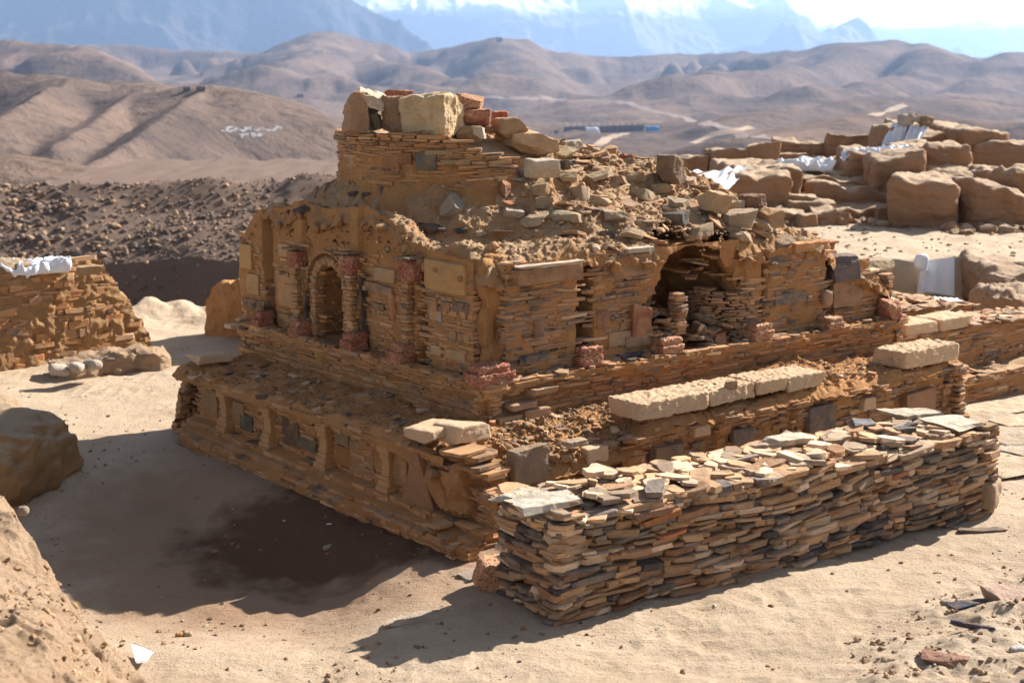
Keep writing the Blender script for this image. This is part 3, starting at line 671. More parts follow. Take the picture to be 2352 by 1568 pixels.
# slate debris on the left ledge, earth rubble on the right ledge
def debris(name, n, us, vs, rgn, pal, zf, sz=(.05, .2), mat='slate2', flat=True, tl=.14, **kw):
    u = rgn.uniform(*us, n); v = rgn.uniform(*vs, n); x = C0[0]+u*BB[0]+v*AA[0]; y = C0[1]+u*BB[1]+v*AA[1]
    z = zf(u, v); l = rgn.uniform(*sz, n)*rgn.uniform(.5, 1, n); t = rgn.uniform(.012, .035, n)
    R = rotm(rgn.uniform(0, 6.3, n), rgn.normal(0, tl, n), rgn.normal(0, tl, n))
    return slabmesh(name, np.stack([x, y, z+t*.4], -1), np.stack([l, l*rgn.uniform(.5, .9, n), t], -1), R, pick(n, pal, rgn), M[mat], ST, rgn, cut=.4, jit=.12, **kw)
o = debris('ledge_slates', 150, (-.98, -.12), (-.3, 4.1), rng, (2, 3, 4, 3, 2, 3, 1, 6), lambda u, v: Bz(u, v)-.012); o['kind'] = 'stuff'
o = debris('ledge_slates', 90, (-.2, 1.2), (-.95, -.15), rng, (2, 2, 4, 3, 2, 2, 3, 3), Bz, sz=(.04, .14)); o['kind'] = 'stuff'
o = debris('ledge_slates', 70, (3.3, 5.6), (-.9, -.3), rng, (2, 2, 4, 3, 1, 1, 4, 3), Bz, sz=(.04, .12)); o['kind'] = 'stuff'
# crumbly earth lumps on ledge
def lumps(name, n, us, vs, zf, smin, smax_, mat, rgn, colr, flat=.8, zoff=.2):
    u = rgn.uniform(*us, n); v = rgn.uniform(*vs, n); x = C0[0]+u*BB[0]+v*AA[0]; y = C0[1]+u*BB[1]+v*AA[1]
    s = smin+(smax_-smin)*rgn.power(.5, n)*rgn.random(n)
    o = scatter(name, np.stack([x, y, zf(u, v)+s*zoff], -1), np.stack([s*1.2, s, s*flat], -1), rgn, colr(n), mat, ST); o['kind'] = 'stuff'; return o
mudc = lambda n: np.array([(.44, .30, .18)])*rng.uniform(.7, 1.15, (n, 1))
lumps('earth_crumbs', 1500, (-.3, 1.3), (-.95, -.1), Bz, .01, .05, M['rock'], rng, mudc)
lumps('earth_crumbs', 700, (3.2, 5.7), (-.9, -.1), Bz, .01, .05, M['rock'], rng, mudc)
lumps('earth_crumbs', 900, (-.95, -.1), (-.5, 4.1), Bz, .008, .035, M['rock'], rng, lambda n: np.array([(.30, .17, .09)])*rng.uniform(.5, 1.1, (n, 1)))

# --- platform (two mouldings with a recess)
def offP(s, z): return np.where(z > 1.0, .05+.03*(z > 1.06), np.where(z < .84, .04, -.01))+.02*vn(s*1.5, z*3, 0, 97)
masonry('platform_masonry', W2(-.03, -.03), AA, NA, -.06, 4.36, .70, 1.13, offP, rng, M['slate'], ST, rough=.010, miss=.08, pal=(6, 6, 5, 3, 1, 1, .6, 5), T=(.018, .04), L=(.1, .4))
masonry('platform_masonry', W2(-.03, -.03), BB, NB, -.06, 6.0, .70, 1.13, offP, rng, M['slate'], ST, rough=.012, miss=.08, pal=(6, 6, 5, 4, 2, 1, 1, 4), T=(.016, .036), L=(.1, .4))
masonry('platform_end', W2(6.0, -.03), AA, -NA, 0, 4.4, .70, 1.13, offP, rng, M['slate2'], ST)
masonry('platform_end', W2(-.03, 4.36), BB, -NB, 0, 6., .70, 1.13, offP, rng, M['slate'], ST)
U, Vv = np.meshgrid(np.linspace(-.10, 6.05, 400), np.linspace(-.10, 4.4, 300), indexing='ij'); kk = (np.minimum(U, Vv) < .5) | (U > 2.1) & (Vv < 1.3) | (Vv > 2.3) & (Vv < 3.2)
zz = 1.12+.012*fbm(U*4, Vv*4, 0, 4, 98)+.006*fbm(U*15, Vv*15, 0, 3, 99)-.05*(1-np.clip(np.minimum(U+.1, Vv+.1)/.05, 0, 1))
mesh('platform_earth', np.stack([C0[0]+U*BB[0]+Vv*AA[0], C0[1]+U*BB[1]+Vv*AA[1], zz], -1).reshape(-1, 3), [gridF(400, 300, kk)], M['mud'], ST, smooth=True)
o = debris('platform_slates', 60, (.0, 6.), (-.08, .1), rng, (3, 3, 4, 3, 1, 1, 4, 3), lambda u, v: 1.125+0*u, sz=(.06, .22), tl=.06); o['kind'] = 'stuff'
o = debris('platform_slates', 30, (-.08, .1), (.2, 4.2), rng, (3, 3, 4, 3, 2, 1, 1, 3), lambda u, v: 1.125+0*u, sz=(.06, .2), tl=.06); o['kind'] = 'stuff'

# --- upper wall, left face. niche with a round arch at v=2.7
NV, NR, NSP = 2.71, .265, 1.67
def inarch(v, z, g=0.):
    d = np.abs(v-NV); return (d < NR+g) & ((z < NSP) | ((v-NV)**2+(z-NSP)**2 < (NR+g)**2))
def offUL(s, z):
    o = .015*vn(s*2.2, z*3, 0, 101)
    o = o+np.where(s < 1.02, .05, 0)+np.where((s > 1.04) & (s < 1.16) & (z < 1.95), -.16, 0)
    for c in (1.27, 2.2, 3.27): o = o+np.where((np.abs(s-c) < .075), .055, 0)
    o = o+np.where((s > 2.08) & (s < 2.125) & (z < 1.9), -.10, 0)+np.where((s > 3.13) & (s < 3.18) & (z < 1.75), -.08, 0)
    o = o+np.where((s > 3.86) & (s < 4.0), -.20, 0)+np.where(s > 3.99, .05, 0)
    return o
def kUL(s, z): return ~inarch(s, z, .0)
OUL = W2(.14, 0)
def rimz(s): return HR(.15+0*s, s)-.02
masonry('wall_masonry', OUL, AA, NA, .30, 4.52, 1.11, 2.12, offUL, rng, M['slate'], ST, keep=lambda s, z: kUL(s, z) & ~((z > 2.0) & (vn(s*3, z*2, 0, 8) > .1)), rough=.009, miss=.08, bz1=rimz, keepb=kUL, backoff=-.008, backamp=.014, pal=(6, 6, 5, 3.5, 1.6, 1.4, .8, 5))
# --- upper wall, right face with bays and the broken niche
def cavek(s, z):
    w = .04*vn(s*9, z*9, 0, 105)
    poly = np.array([(2.18, 1.05), (2.16, 1.4), (2.05, 1.55), (2.1, 1.66), (2.28, 1.72), (2.3, 1.95), (2.42, 2.12), (2.75, 2.2), (3.0, 2.12), (3.3, 1.88), (3.42, 1.72), (3.46, 1.05)])
    s = s+w; z = z+w; ins = np.zeros(np.shape(s), bool); n = len(poly)
    for i in range(n):
        a, b = poly[i], poly[(i+1) % n]; c = ((a[1] > z) != (b[1] > z)) & (s < (b[0]-a[0])*(z-a[1])/(b[1]-a[1]+1e-12)+a[0]); ins ^= c
    return ins
def offUR(s, z):
    o = .02*vn(s*2, z*3, 0, 103)
    o = o+np.where(s < 1.14, .07, 0)+np.where((s > 1.15) & (s < 1.40), -.28, 0)+np.where((s > 3.5) & (s < 3.74), .04, 0)+np.where((s > 3.74) & (s < 3.80), -.06, 0)+np.where((s > 3.8) & (s < 4.75), .05, 0)
    o = o+np.where((s > 4.76) & (s < 5.0), -.12, 0)+np.where(s > 5.75, -.05, 0)
    return o
def topUR(s): return np.interp(s, [0, .3, 1.14, 1.15, 1.42, 1.43, 2.2, 3.4, 3.5, 3.8, 4.2, 4.75, 4.78, 5.0, 5.02, 5.6, 5.62, 5.85, 6.], [2.2, 2.2, 2.15, 2.05, 2.05, 2.2, 2.22, 2.2, 1.98, 2.0, 2.04, 2.06, 1.7, 1.7, 1.80, 1.76, 1.62, 1.5, 1.35])
for w0, w1 in ((.30, 2.80), (2.80, 6.0)):
    masonry('wall_masonry', W2(0, .14), BB, NB, w0, w1, 1.11, 2.2, offUR, rng, M['slate2'], ST, keep=lambda s, z: (z < topUR(s)-.16*((s > 2.2) & (s < 3.75))-.06*vn(s*3, 0, 0, 9)) & ~cavek(s, z) & ~((z > 1.66) & (cavek(s-.1, z) | cavek(s+.1, z) | cavek(s, z-.1))), rough=.010, miss=.05, pal=(6, 6, 6, 4, 1.5, 1.2, 1.6, 4), T=(.010, .036), L=(.09, .42), backoff=-.008, backamp=.018, keepb=lambda s, z: (z < topUR(s)+.06) & ~cavek(s, z))
# corner notch of bare mud
block('corner_mud', W3(.36, .36, 1.66), (.34, .34, 1.12), (0, 0, .4), 'mud', ST, n=34, r=.5, warp=.08, amp=.10, freq=4, smooth=True)
# returns at both ends so that the body is closed
masonry('wall_end', W2(6.0, .14), AA, -NA, 0, 4.3, 1.11, 1.6, lambda s, z: .02*vn(s*2, z*2, 0, 3), rng, M['slate2'], ST)
masonry('wall_end', W2(.14, 4.52), BB, -NB, 0, 5.7, 1.11, 1.95, lambda s, z: .02*vn(s*2, z*2, 0, 3), rng, M['slate'], ST)
# step of masonry behind the low right part
masonry('wall_step', W2(4.7, .62), BB, NB, 0, 1.30, 1.4, 1.98, lambda s, z: .02*vn(s*2, z*3, 0, 3), rng, M['slate2'], ST, keep=lambda s, z: z < 1.98-.2*np.floor(np.maximum(s-.55, 0)/.3), T=(.016, .034))
# --- arched niche
def arcmesh(name, r, dep, z0, mat, parent, seed=0, off=0.):
    P = wallframe(OUL, AA, NA); na, nz = 40, 60
    th, zz = np.meshgrid(np.linspace(0, math.pi, na), np.linspace(0, 1, nz), indexing='ij')
    zt = 1.12+zz*(NSP-1.12)
    V = P(NV+r*np.cos(th), zt, -dep*np.sin(th)+off)
    V = V+(.008*fbm(V[..., 0]*12, V[..., 1]*12, V[..., 2]*12, 3, seed))[..., None]
    mesh(name, V.reshape(-1, 3), [gridF(na, nz)], mat, parent, smooth=True)
    ph = np.linspace(0, math.pi/2, 24); th2, p2 = np.meshgrid(np.linspace(0, math.pi, na), ph, indexing='ij')
    V = P(NV+r*np.cos(th2)*np.cos(p2), NSP+r*np.sin(p2), -dep*np.sin(th2)*np.cos(p2)+off)
    mesh('niche_dome', V.reshape(-1, 3), [gridF(na, 24)], mat, parent, smooth=True)
niche = mesh('niche_floor', np.stack([W3(.14-.02, NV-NR, 1.135), W3(.14-.02, NV+NR, 1.135), W3(1.2, NV+NR, 1.135), W3(1.2, NV-NR, 1.135)]), [[[0, 1, 2, 3]]], M['mud'], ST)
arcmesh('niche_back', NR+.02, .95, 1.12, M['mud'], ST, off=.0)
cs = courses(.12, math.pi-.12, 1.13, NSP+.05, rng, (.25, .9), (.018, .036)); P = wallframe(OUL, AA, NA)
th = cs[:, 0]; cen = P(NV+(NR+.015)*np.cos(th), cs[:, 1], -.95*np.sin(th)-.0)
slabmesh('niche_masonry', cen, np.stack([cs[:, 2]*.3, np.full(len(th), .05), cs[:, 3]*.85], -1), rotm(math.atan2(AA[1], AA[0])+(np.arctan2(.95*np.cos(th), NR*np.sin(th))), 0*th, 0*th), pick(len(th), (6, 6, 5, 3, 1, 1, .5, 5), rng), M['slate'], ST, rng)
# archivolts: two rings of thin voussoirs
def voussoirs(name, r0, r1, out, n, col, a0=0., a1=math.pi):
    an = np.linspace(a0, a1, n)+rng.normal(0, .01, n); rm = (r0+r1)/2
    cen = P(NV+rm*np.cos(an), NSP+rm*np.sin(an), out-.06)
    d3 = np.array([AA[0], AA[1], 0]); n3 = np.array([NA[0], NA[1], 0]); up = np.array([0, 0, 1.])
    ex = np.cos(an)[:, None]*d3+np.sin(an)[:, None]*up; ez = -np.sin(an)[:, None]*d3+np.cos(an)[:, None]*up
    R = np.stack([ex, np.tile(n3, (n, 1)), ez], -1)
    sz = np.stack([np.full(n, r1-r0)*rng.uniform(.85, 1.05, n), np.full(n, .14), np.full(n, rm*(a1-a0)/n*.9)], -1)
    slabmesh(name, cen, sz, R, col, M['slate'], ST, rng)
voussoirs('arch_ring', NR-.01, NR+.09, .045, 40, pick(40, (6, 5, 5, 2, 1, 1, 1, 5), rng))
voussoirs('arch_hood', NR+.12, NR+.15, .06, 26, pick(26, (6, 5, 4, 1, 0, 1, 1, 5), rng))
for s in (NV-NR-.045, NV+NR+.045):   # jambs under the ring
    cs = courses(s-.045, s+.045, 1.13, NSP, rng, (.09, .1), (.02, .035))
    slabmesh('niche_jamb', P(cs[:, 0], cs[:, 1], -.01+0*cs[:, 0]), np.stack([cs[:, 2]*.95, np.full(len(cs), .13), cs[:, 3]*.88], -1), rotm(np.full(len(cs), math.atan2(AA[1], AA[0])), 0*cs[:, 0], 0*cs[:, 0]), pick(len(cs), (6, 6, 5, 2, 1, 1, 1, 5), rng), M['slate'], ST, rng)
# --- broken niche on the right face: a hollow of mud with fallen slates
PR = wallframe(W2(0, .14), BB, NB)
th, ph = np.meshgrid(np.linspace(0, math.pi, 90), np.linspace(-.25, math.pi/2, 44), indexing='ij')
sx = 2.82+.78*np.cos(th)*np.cos(ph)**.5 if False else 2.82+.66*np.cos(th)*np.clip(np.cos(ph), 0, 1)**.6
dz = 1.45+.74*np.sin(ph)+.0*th; dd = -1.4*np.sin(th)*np.clip(np.cos(ph), 0, 1)**.6-.03
V = PR(sx, dz, dd); V = V+(.05*fbm(V[..., 0]*4, V[..., 1]*4, V[..., 2]*4, 4, 120))[..., None]*np.array([1, 1, .6])
mesh('hollow_lining', V.reshape(-1, 3), [gridF(90, 44)], M['mud'], ST, smooth=True)
# curved inner wall on the right of the hollow
def arcwall(name, c, r, a0, a1, z0, z1f, n_out=1):
    cs = courses(a0*r, a1*r, z0, 2.0, rng, (.07, .28), (.014, .032)); an = cs[:, 0]/r; k = cs[:, 1] < z1f(an); cs, an = cs[k], an[k]
    cen = PR(c[0]+r*np.cos(an), cs[:, 1], c[1]+r*np.sin(an)+rng.normal(0, .008, len(an)))
    slabmesh(name, cen, np.stack([cs[:, 2]*.95, np.full(len(an), .14), cs[:, 3]*.86], -1), rotm(math.atan2(BB[1], BB[0])-(an+math.pi/2)+rng.normal(0, .05, len(an)), rng.normal(0, .03, len(an)), rng.normal(0, .03, len(an))), pick(len(an), (6, 6, 6, 4, 1.5, 1, 2, 4), rng), M['slate2'], ST, rng)
arcwall('hollow_side_wall', (3.55, -.38), .38, .45*math.pi, 1.15*math.pi, 1.12, lambda a: 1.66+.03*np.sin(a*5))
0 and arcwall('hollow_side_wall', (2.05, -.38), .3, -.1*math.pi, .45*math.pi, 1.12, lambda a: 1.6+0*a)
def stack(name, u, v, w, dp, z0, z1, yaw, pal=(5, 5, 6, 4, 1, 1, 3, 3), T_=(.018, .04), j=.012, parent=None, mat='slate2'):
    z = z0; c = []; sz = []
    while z < z1:
        t = rng.uniform(*T_); q = W3(u, v, z+t/2)+np.append(rng.normal(0, j, 2), 0); c.append(q); sz.append((w*rng.uniform(.85, 1.08), dp*rng.uniform(.85, 1.05), t*.9)); z += t
    m = len(c); return slabmesh(name, c, sz, rotm(yaw+rng.normal(0, .06, m), rng.normal(0, .02, m), rng.normal(0, .03, m)), pick(m, pal, rng), M[mat], parent or ST, rng)
YB = math.atan2(BB[1], BB[0]); YA = math.atan2(AA[1], AA[0])
stack('niche_post', 2.50, .10, .15, .16, 1.30, 1.69, YB)
stack('niche_post', 2.46, .14, .17, .16, 1.12, 1.42, YB)
# fallen slates inside and in front
def pile(name, pts, szs, tilt, rgn, pal, mat='slate2'):
    pts = np.array(pts); m = len(pts)
    return slabmesh(name, pts, np.array(szs), rotm(rgn.uniform(0, 6.3, m), rgn.normal(0, tilt, m), rgn.normal(0, tilt, m)), pick(m, pal, rgn), M[mat], ST, rgn, cut=.35, jit=.1)
r2 = np.random.default_rng(3); m = 46
uu = r2.uniform(2.58, 3.25, m); vv = r2.uniform(.05, .7, m); zz = 1.14+np.abs(r2.normal(0, .10, m))+.25*vv*(uu < 3.1)
pile('fallen_slates', [W3(a, b, c) for a, b, c in zip(uu, vv, zz)], np.stack([r2.uniform(.10, .30, m), r2.uniform(.08, .18, m), r2.uniform(.015, .04, m)], -1), .45, r2, (1, 1, 4, 5, 6, 1, 2, 2))['kind'] = 'stuff'
m = 26; uu = r2.uniform(2.05, 2.42, m); vv = r2.uniform(.12, .5, m); zz = 1.25+r2.random(m)*.3
pile('fallen_slates', [W3(a, b, c) for a, b, c in zip(uu, vv, zz)], np.stack([r2.uniform(.12, .26, m), r2.uniform(.08, .16, m), r2.uniform(.015, .035, m)], -1), .25, r2, (3, 3, 4, 4, 3, 1, 3, 2))['kind'] = 'stuff'
m = 14; uu = r2.uniform(2.5, 3.3, m); vv = r2.uniform(.22, .8, m); zz = 1.72+.30*(vv-.2)*0+r2.random(m)*.36; uu = 2.98+(uu-2.5)*.5
pile('roof_slates', [W3(a, b, c) for a, b, c in zip(uu, vv, zz)], np.stack([r2.uniform(.12, .3, m), r2.uniform(.1, .2, m), r2.uniform(.015, .035, m)], -1), .12, r2, (3, 3, 3, 3, 1, 1, 1, 4), 'slate')

# --- red and orange porous column bases, capitals
for k, (u, v, w, h, mt) in enumerate([(.06, .03, .40, .17, 'red'), (1.25, .06, .29, .19, 'red'), (2.28, .03, .29, .17, 'orange'), (3.60, .02, .28, .17, 'orange'), (4.72, -.02, .25, .13, 'orange')]):
    yaw = YB if k else YB+.0
    b_ = block('column_base', W3(u, v, 1.125+h*.3), (w, .24, h*.62), (0, 0, yaw), mt, ST, n=18, r=.3, warp=.07, amp=.055, freq=13, seed=k+3, smooth=True)
    block('base_torus', W3(u, v, 1.125+h*.78), (w*.9, .21, h*.5), (0, 0, yaw), mt, ST, n=18, r=.55, warp=.07, amp=.055, freq=13, seed=k+13, smooth=True)
block('column_base', W3(5.78, .0, 1.22), (.22, .22, .22), (0, 0, YB), 'red', ST, n=12, r=.5, warp=.1, amp=.06, freq=5, seed=31, smooth=True)
for k, (v, w, h) in enumerate([(1.29, .23, .19), (2.12, .22, .18), (3.12, .19, .17), (3.9, .18, .17)]):
    block('column_base', W3(.0, v, 1.12+h*.3), (w, .22, h*.62), (0, 0, YA), 'red', ST, n=18, r=.3, warp=.07, amp=.055, freq=13, seed=k+43, smooth=True)
    block('base_torus', W3(.02, v, 1.12+h*.78), (w*.88, .2, h*.5), (0, 0, YA), 'red', ST, n=18, r=.55, warp=.07, amp=.055, freq=13, seed=k+53, smooth=True)
for k, (v, w, h, z) in enumerate([(1.22, .24, .2, 2.05), (2.23, .22, .2, 2.0), (3.27, .18, .19, 1.95)]):
    block('column_capital', W3(.07, v, z), (w, .16, h), (0, 0, YA), 'red', ST, n=18, r=.35, warp=.10, amp=.06, freq=13, seed=k+63, smooth=True)
    block('abacus', W3(.05, v+.01, z+h*.58), (w*1.15, .2, .025), (.02, .05, YA), 'rock', ST, col=(.22, .17, .12), n=5, r=.2, warp=.05, amp=.02, seed=k)
    stack('pilaster_shaft', .055, v if k else 1.27, .12, .09, 1.26, z-h/2, YA, pal=(6, 6, 5, 2, .5, 1, 1, 5), T_=(.03, .06), j=.004, mat='slate')
# narrow dark strips over the grooves beside the shafts
for v, z0, z1 in ((2.105, 1.25, 1.9), (3.155, 1.25, 1.6)):
    block('dark_strip', W3(.10, v, (z0+z1)/2), (.045, .05, z1-z0), (0, 0, YA), 'rock', ST, col=(.06, .055, .05), n=8, r=.2, warp=.01, amp=.01)
m = 260; e_ = rng.random(m) < .62; a_ = np.where(e_, rng.uniform(.2, 5.9, m), rng.uniform(.2, 4.4, m)); o_ = rng.uniform(.06, .20, m)
u = np.where(e_, a_, o_); v = np.where(e_, o_, a_); k = ~((u > 2.3) & (u < 3.4) & (v < .4) & e_); u, v = u[k], v[k]; m = len(u); s = .025+.07*rng.random(m)**2
o = scatter('edge_clods', np.stack([C0[0]+u*BB[0]+v*AA[0], C0[1]+u*BB[1]+v*AA[1], Hs(u, v)-.02-.2*s-.02*rng.random(m)], -1), np.stack([s*1.5, s*1.0, s*1.1], -1), rng, np.array([(.46, .27, .13)])*rng.uniform(.8, 1.1, (m, 1)), M['mudpale'], ST, tilt=.5); o['kind'] = 'stuff'
stack('broken_column', 5.78, -.93, .17, .17, .0, .62, YB, T_=(.02, .045), j=.02)
lumps('corner_clods', 260, (-.95, .5), (-.98, -.25), Bz, .03, .12, M['mudpale'], rng, mudc, zoff=.25)
# --- individual big wall stones (face L: u fixed / face R: v fixed)
def fstone(face, s, z, w, h, col, d=.05, dep=.12, mat=None, name='dressed_block', seed=1, tilt=0., amp=.02, r=.18, warp=.03):
    if face == 'L': c = W2(.14, s)+NA*(d-dep/2); yaw = YA
    elif face == 'R': c = W2(s, .14)+NB*(d-dep/2); yaw = YB
    elif face == 'BL': c = W2(-.88, s)+NA*(d-dep/2); yaw = YA
    elif face == 'BR': c = W2(s, -.9)+NB*(d-dep/2); yaw = YB
    elif face == 'PR': c = W2(s, -.03)+NB*(d-dep/2); yaw = YB
    elif face == 'PL': c = W2(-.03, s)+NA*(d-dep/2); yaw = YA
    mat = mat or ('slate' if face in ('L', 'BL') else 'slate2'); d_ = d
    return block(name, (c[0], c[1], z), (w, dep, h), (0, tilt, yaw), mat, ST, col=col, n=10, r=r, warp=warp, amp=amp, freq=4, seed=seed)
fstone('L', .70, 2.03, .60, .30, (.40, .25, .10), d=.09, dep=.30, seed=2)
fstone('R', .42, 2.07, .24, .26, (.40, .20, .07), d=.02, dep=.3, seed=3)
fstone('R', .76, 2.07, .80, .15, (.26, .14, .07), d=.16, dep=.34, seed=4, warp=.03)
o = fstone('R', .76, 2.163, .76, .035, (.42, .36, .28), d=.17, dep=.36, seed=5, name='cap_slab')
fstone('L', 4.34, 1.86, .26, .28, (.46, .29, .12), d=.09, seed=6); fstone('L', 4.22, 1.56, .26, .24, (.38, .24, .11), d=.08, seed=7)
fstone('L', 4.2, 1.33, .46, .12, (.05, .05, .055), d=.09, seed=8)
fstone('L', 3.62, 1.55, .30, .34, (.37, .23, .12), d=.02, seed=9); fstone('L', 3.6, 2.0, .24, .14, (.40, .27, .15), d=.03, seed=10)
fstone('L', 3.6, 1.24, .34, .09, (.07, .065, .06), d=.03, seed=12)
fstone('L', 1.62, 1.62, .10, .26, (.30, .12, .06), d=.03, seed=13, tilt=.15, r=.6); fstone('L', 1.85, 1.60, .20, .06, (.08, .07, .07), d=.03, seed=14)
fstone('L', 1.85, 1.78, .50, .09, (.11, .11, .10), d=.03, seed=15, tilt=-.05); fstone('L', 1.75, 1.93, .36, .14, (.30, .23, .15), d=.02, seed=16)
for s, z, w, c in ((.9, 1.74, .16, (.20, .11, .07)), (.70, 1.75, .15, (.06, .065, .06)), (.47, 1.77, .22, (.08, .08, .075)), (.6, 1.48, .14, (.075, .085, .075)), (.42, 1.48, .18, (.07, .07, .065)), (.85, 1.64, .18, (.3, .28, .25)), (.55, 1.30, .3, (.34, .24, .15)), (.85, 1.30, .16, (.36, .27, .17))):
    fstone('L', s, z, w, .10, c, d=.075, seed=int(s*100))
fstone('R', 1.84, 2.06, .62, .22, (.20, .13, .085), d=.03, seed=20); o = fstone('R', 1.98, 2.2, .34, .05, (.42, .38, .3), d=.06, seed=21, name='cap_slab')
fstone('R', 2.02, 1.50, .24, .26, (.27, .11, .06), d=.04, seed=22, warp=.2); fstone('R', 1.52, 1.54, .16, .17, (.2, .1, .06), d=.03, seed=23)
fstone('R', .62, 1.27, .34, .08, (.05, .06, .075), d=.085, seed=24); fstone('R', 1.1, 1.14, .2, .07, (.05, .055, .06), d=.09, seed=25)
fstone('R', .68, 1.56, .12, .18, (.17, .10, .07), d=.085, seed=26); fstone('R', 1.75, 1.33, .3, .14, (.30, .21, .13), d=.03, seed=27); fstone('R', 1.98, 1.28, .34, .12, (.22, .16, .11), d=.04, seed=28)
fstone('R', 1.9, 1.14, .34, .06, (.045, .06, .10), d=.04, seed=29)
fstone('R', 4.47, 2.05, .54, .10, (.44, .20, .07), d=.10, dep=.3, seed=30)
fstone('R', 4.2, 1.5, .5, .12, (.13, .12, .11), d=.065, seed=32); fstone('R', 5.2, 1.45, .5, .3, (.28, .18, .11), d=.02, seed=33)
# lower bench, left: four carved pilasters and big dado stones
for k, (v, tl) in enumerate([(3.13, .0), (2.26, .02), (1.25, -.02), (.235, .0)]):
    def pb(nm, z0, z1, w, d, seed, r=.25):
        d = d*.8; c = W2(-.88, v)+NA*(d/2-.025); return block(nm, (c[0], c[1], (z0+z1)/2), (w, d, z1-z0), (0, tl, YA), 'carved', ST, n=9, r=r, warp=.04, amp=.03, freq=5, seed=seed+k*7, smooth=True)
    pb('pilaster_base', .20, .27, .19, .17, 1); pb('pilaster_base', .26, .325, .165, .15, 2, .5); pb('pilaster_base', .315, .365, .145, .135, 3, .5)
    pb('pilaster_shaft', .35, .54, .115, .11, 4)
    pb('pilaster_capital', .52, .585, .135, .13, 5, .4); pb('pilaster_capital', .575, .64, .18, .15, 6, .3); pb('pilaster_capital', .635, .675, .195, .15, 7, .3)
for s, z, w, h, c, sd in ((.98, .38, .24, .18, (.34, .14, .04), 40), (1.0, .55, .22, .12, (.24, .19, .11), 41), (2.75, .36, .24, .16, (.09, .085, .065), 42), (1.9, .42, .30, .26, (.17, .10, .06), 43), (3.5, .45, .3, .28, (.36, .21, .1), 44), (.68, .42, .4, .3, (.34, .19, .09), 45), (2.9, .46, .22, .2, (.36, .22, .11), 46), (1.6, .38, .3, .14, (.14, .12, .08), 47)):
    fstone('BL', s, z, w, h, c, d=.015, dep=.08, seed=sd, mat='rock')
# big triangular stone near the corner
V_, F_ = blockpts((.46, .12, .52), n=12, r=.15, warp=.04, cuts=0, amp=.02, seed=5); V_[:, 0] *= np.clip(1.05-(V_[:, 2]+.26)/.52*.85, .12, 1)
c = W2(-.9, -.28)+NA*.03; mesh('triangular_slab', V_@eul(.0, .06, YA).T+[c[0], c[1], .44], [F_], M['rock'], ST, col=np.tile((.33, .17, .085), (len(V_), 1)))
for k, (s, z, w, h, c) in enumerate([(.1, .45, .26, .30, (.22, .13, .08)), (-.62, .50, .3, .14, (.30, .17, .08)), (-.66, .34, .24, .12, (.2, .13, .08))]): fstone('BL', s, z, w, h, c, d=.02, seed=60+k)
# ruined corner of the bench: stacked slabs and a big split block
stack('corner_slabs', -.74, -.74, .32, .38, .56, .78, YA+.2, pal=(3, 3, 5, 4, 2, 1, 1, 4), T_=(.025, .05), j=.05, mat='slate')
block('corner_mud', W3(-.66, -.66, .40), (.5, .5, .5), (0, 0, .5), 'mud', ST, n=26, r=.5, warp=.1, amp=.12, freq=3.5, smooth=True)
q = PY(990, 985, 11.9); q2 = PY(1055, 985, 11.75)
block('split_block', Pz(995, 992, .86), (.36, .40, .15), (0, .04, YA+.15), 'lime', ST, n=14, r=.3, warp=.06, cuts=2, amp=.03, seed=5)
block('split_block', Pz(1058, 988, .87), (.34, .44, .16), (.03, .0, YA+.1), 'lime', ST, n=14, r=.3, warp=.08, cuts=2, amp=.03, seed=6)
# bench, right face: fallen and standing dado stones
for k, (px, py, w, h, c, sd) in enumerate([(1215, 1068, .38, .34, (.27, .20, .14), 1), (1130, 1085, .20, .10, (.42, .28, .18), 2), (1320, 1015, .24, .05, (.40, .30, .22), 3), (1365, 1045, .26, .16, (.48, .33, .21), 4), (1365, 1095, .20, .22, (.36, .24, .15), 5), (1605, 985, .22, .12, (.46, .31, .2), 6), (1700, 1010, .3, .26, (.17, .14, .12), 7), (1990, 925, .2, .14, (.46, .28, .15), 8), (2110, 925, .52, .3, (.38, .2, .11), 9), (1880, 960, .4, .3, (.16, .13, .11), 10), (1530, 1050, .36, .26, (.22, .15, .11), 11)]):
    t_ = ray(px, py); tt = (-.915+(MI[1]@C0))/(MI[1]@t_[:2]); q = t_*tt+[0, 0, 4]
    block('dado_stone', q, (w, .12, h), (0, .0, YB), 'lime' if c[0] > .4 else 'rock', ST, col=c, n=10, r=.2, warp=.06, amp=.03, seed=sd+70)
for px, py, w in ((1195, 930, .3), (1165, 968, .26), (1225, 950, .3), (1245, 895, .3)):
    t_ = ray(px, py); tt = (-.10+(MI[1]@C0))/(MI[1]@t_[:2]); q = t_*tt+[0, 0, 4]
    block('moulding_stone', q, (w, .14, .06 if py < 950 else .12), (0, -.02, YB), 'rock', ST, col=(.42, .26, .15), n=8, r=.2, warp=.05, amp=.02, seed=px)
# pale limestone coping blocks
for k, (u0, u1, z, h, dv, yw) in enumerate([(.80, 1.66, .885, .17, .0, .0), (1.69, 2.34, .88, .15, .02, .03), (2.37, 2.78, .885, .14, .03, -.02), (2.80, 3.34, .87, .15, .02, .0), (4.62, 5.56, .885, .19, .0, .0)]):
    block('coping_block', W3((u0+u1)/2+.18, -.76+dv, z), (u1-u0, .44, h), (-.02, .0, YB+yw), 'lime', ST, n=30, r=.2, warp=.04, cuts=0, amp=.028, freq=9, seed=k+3)
block('coping_block', W3(-.62, 3.95, .83), (.34, .40, .09), (.05, .05, YA), 'lime', ST, n=12, r=.4, warp=.1, amp=.03, seed=61)
block('coping_slab', W3(-.14, 4.25, 1.10), (.16, .2, .05), (.0, .0, YA), 'lime', ST, n=8, r=.3, warp=.05, amp=.02, seed=62)

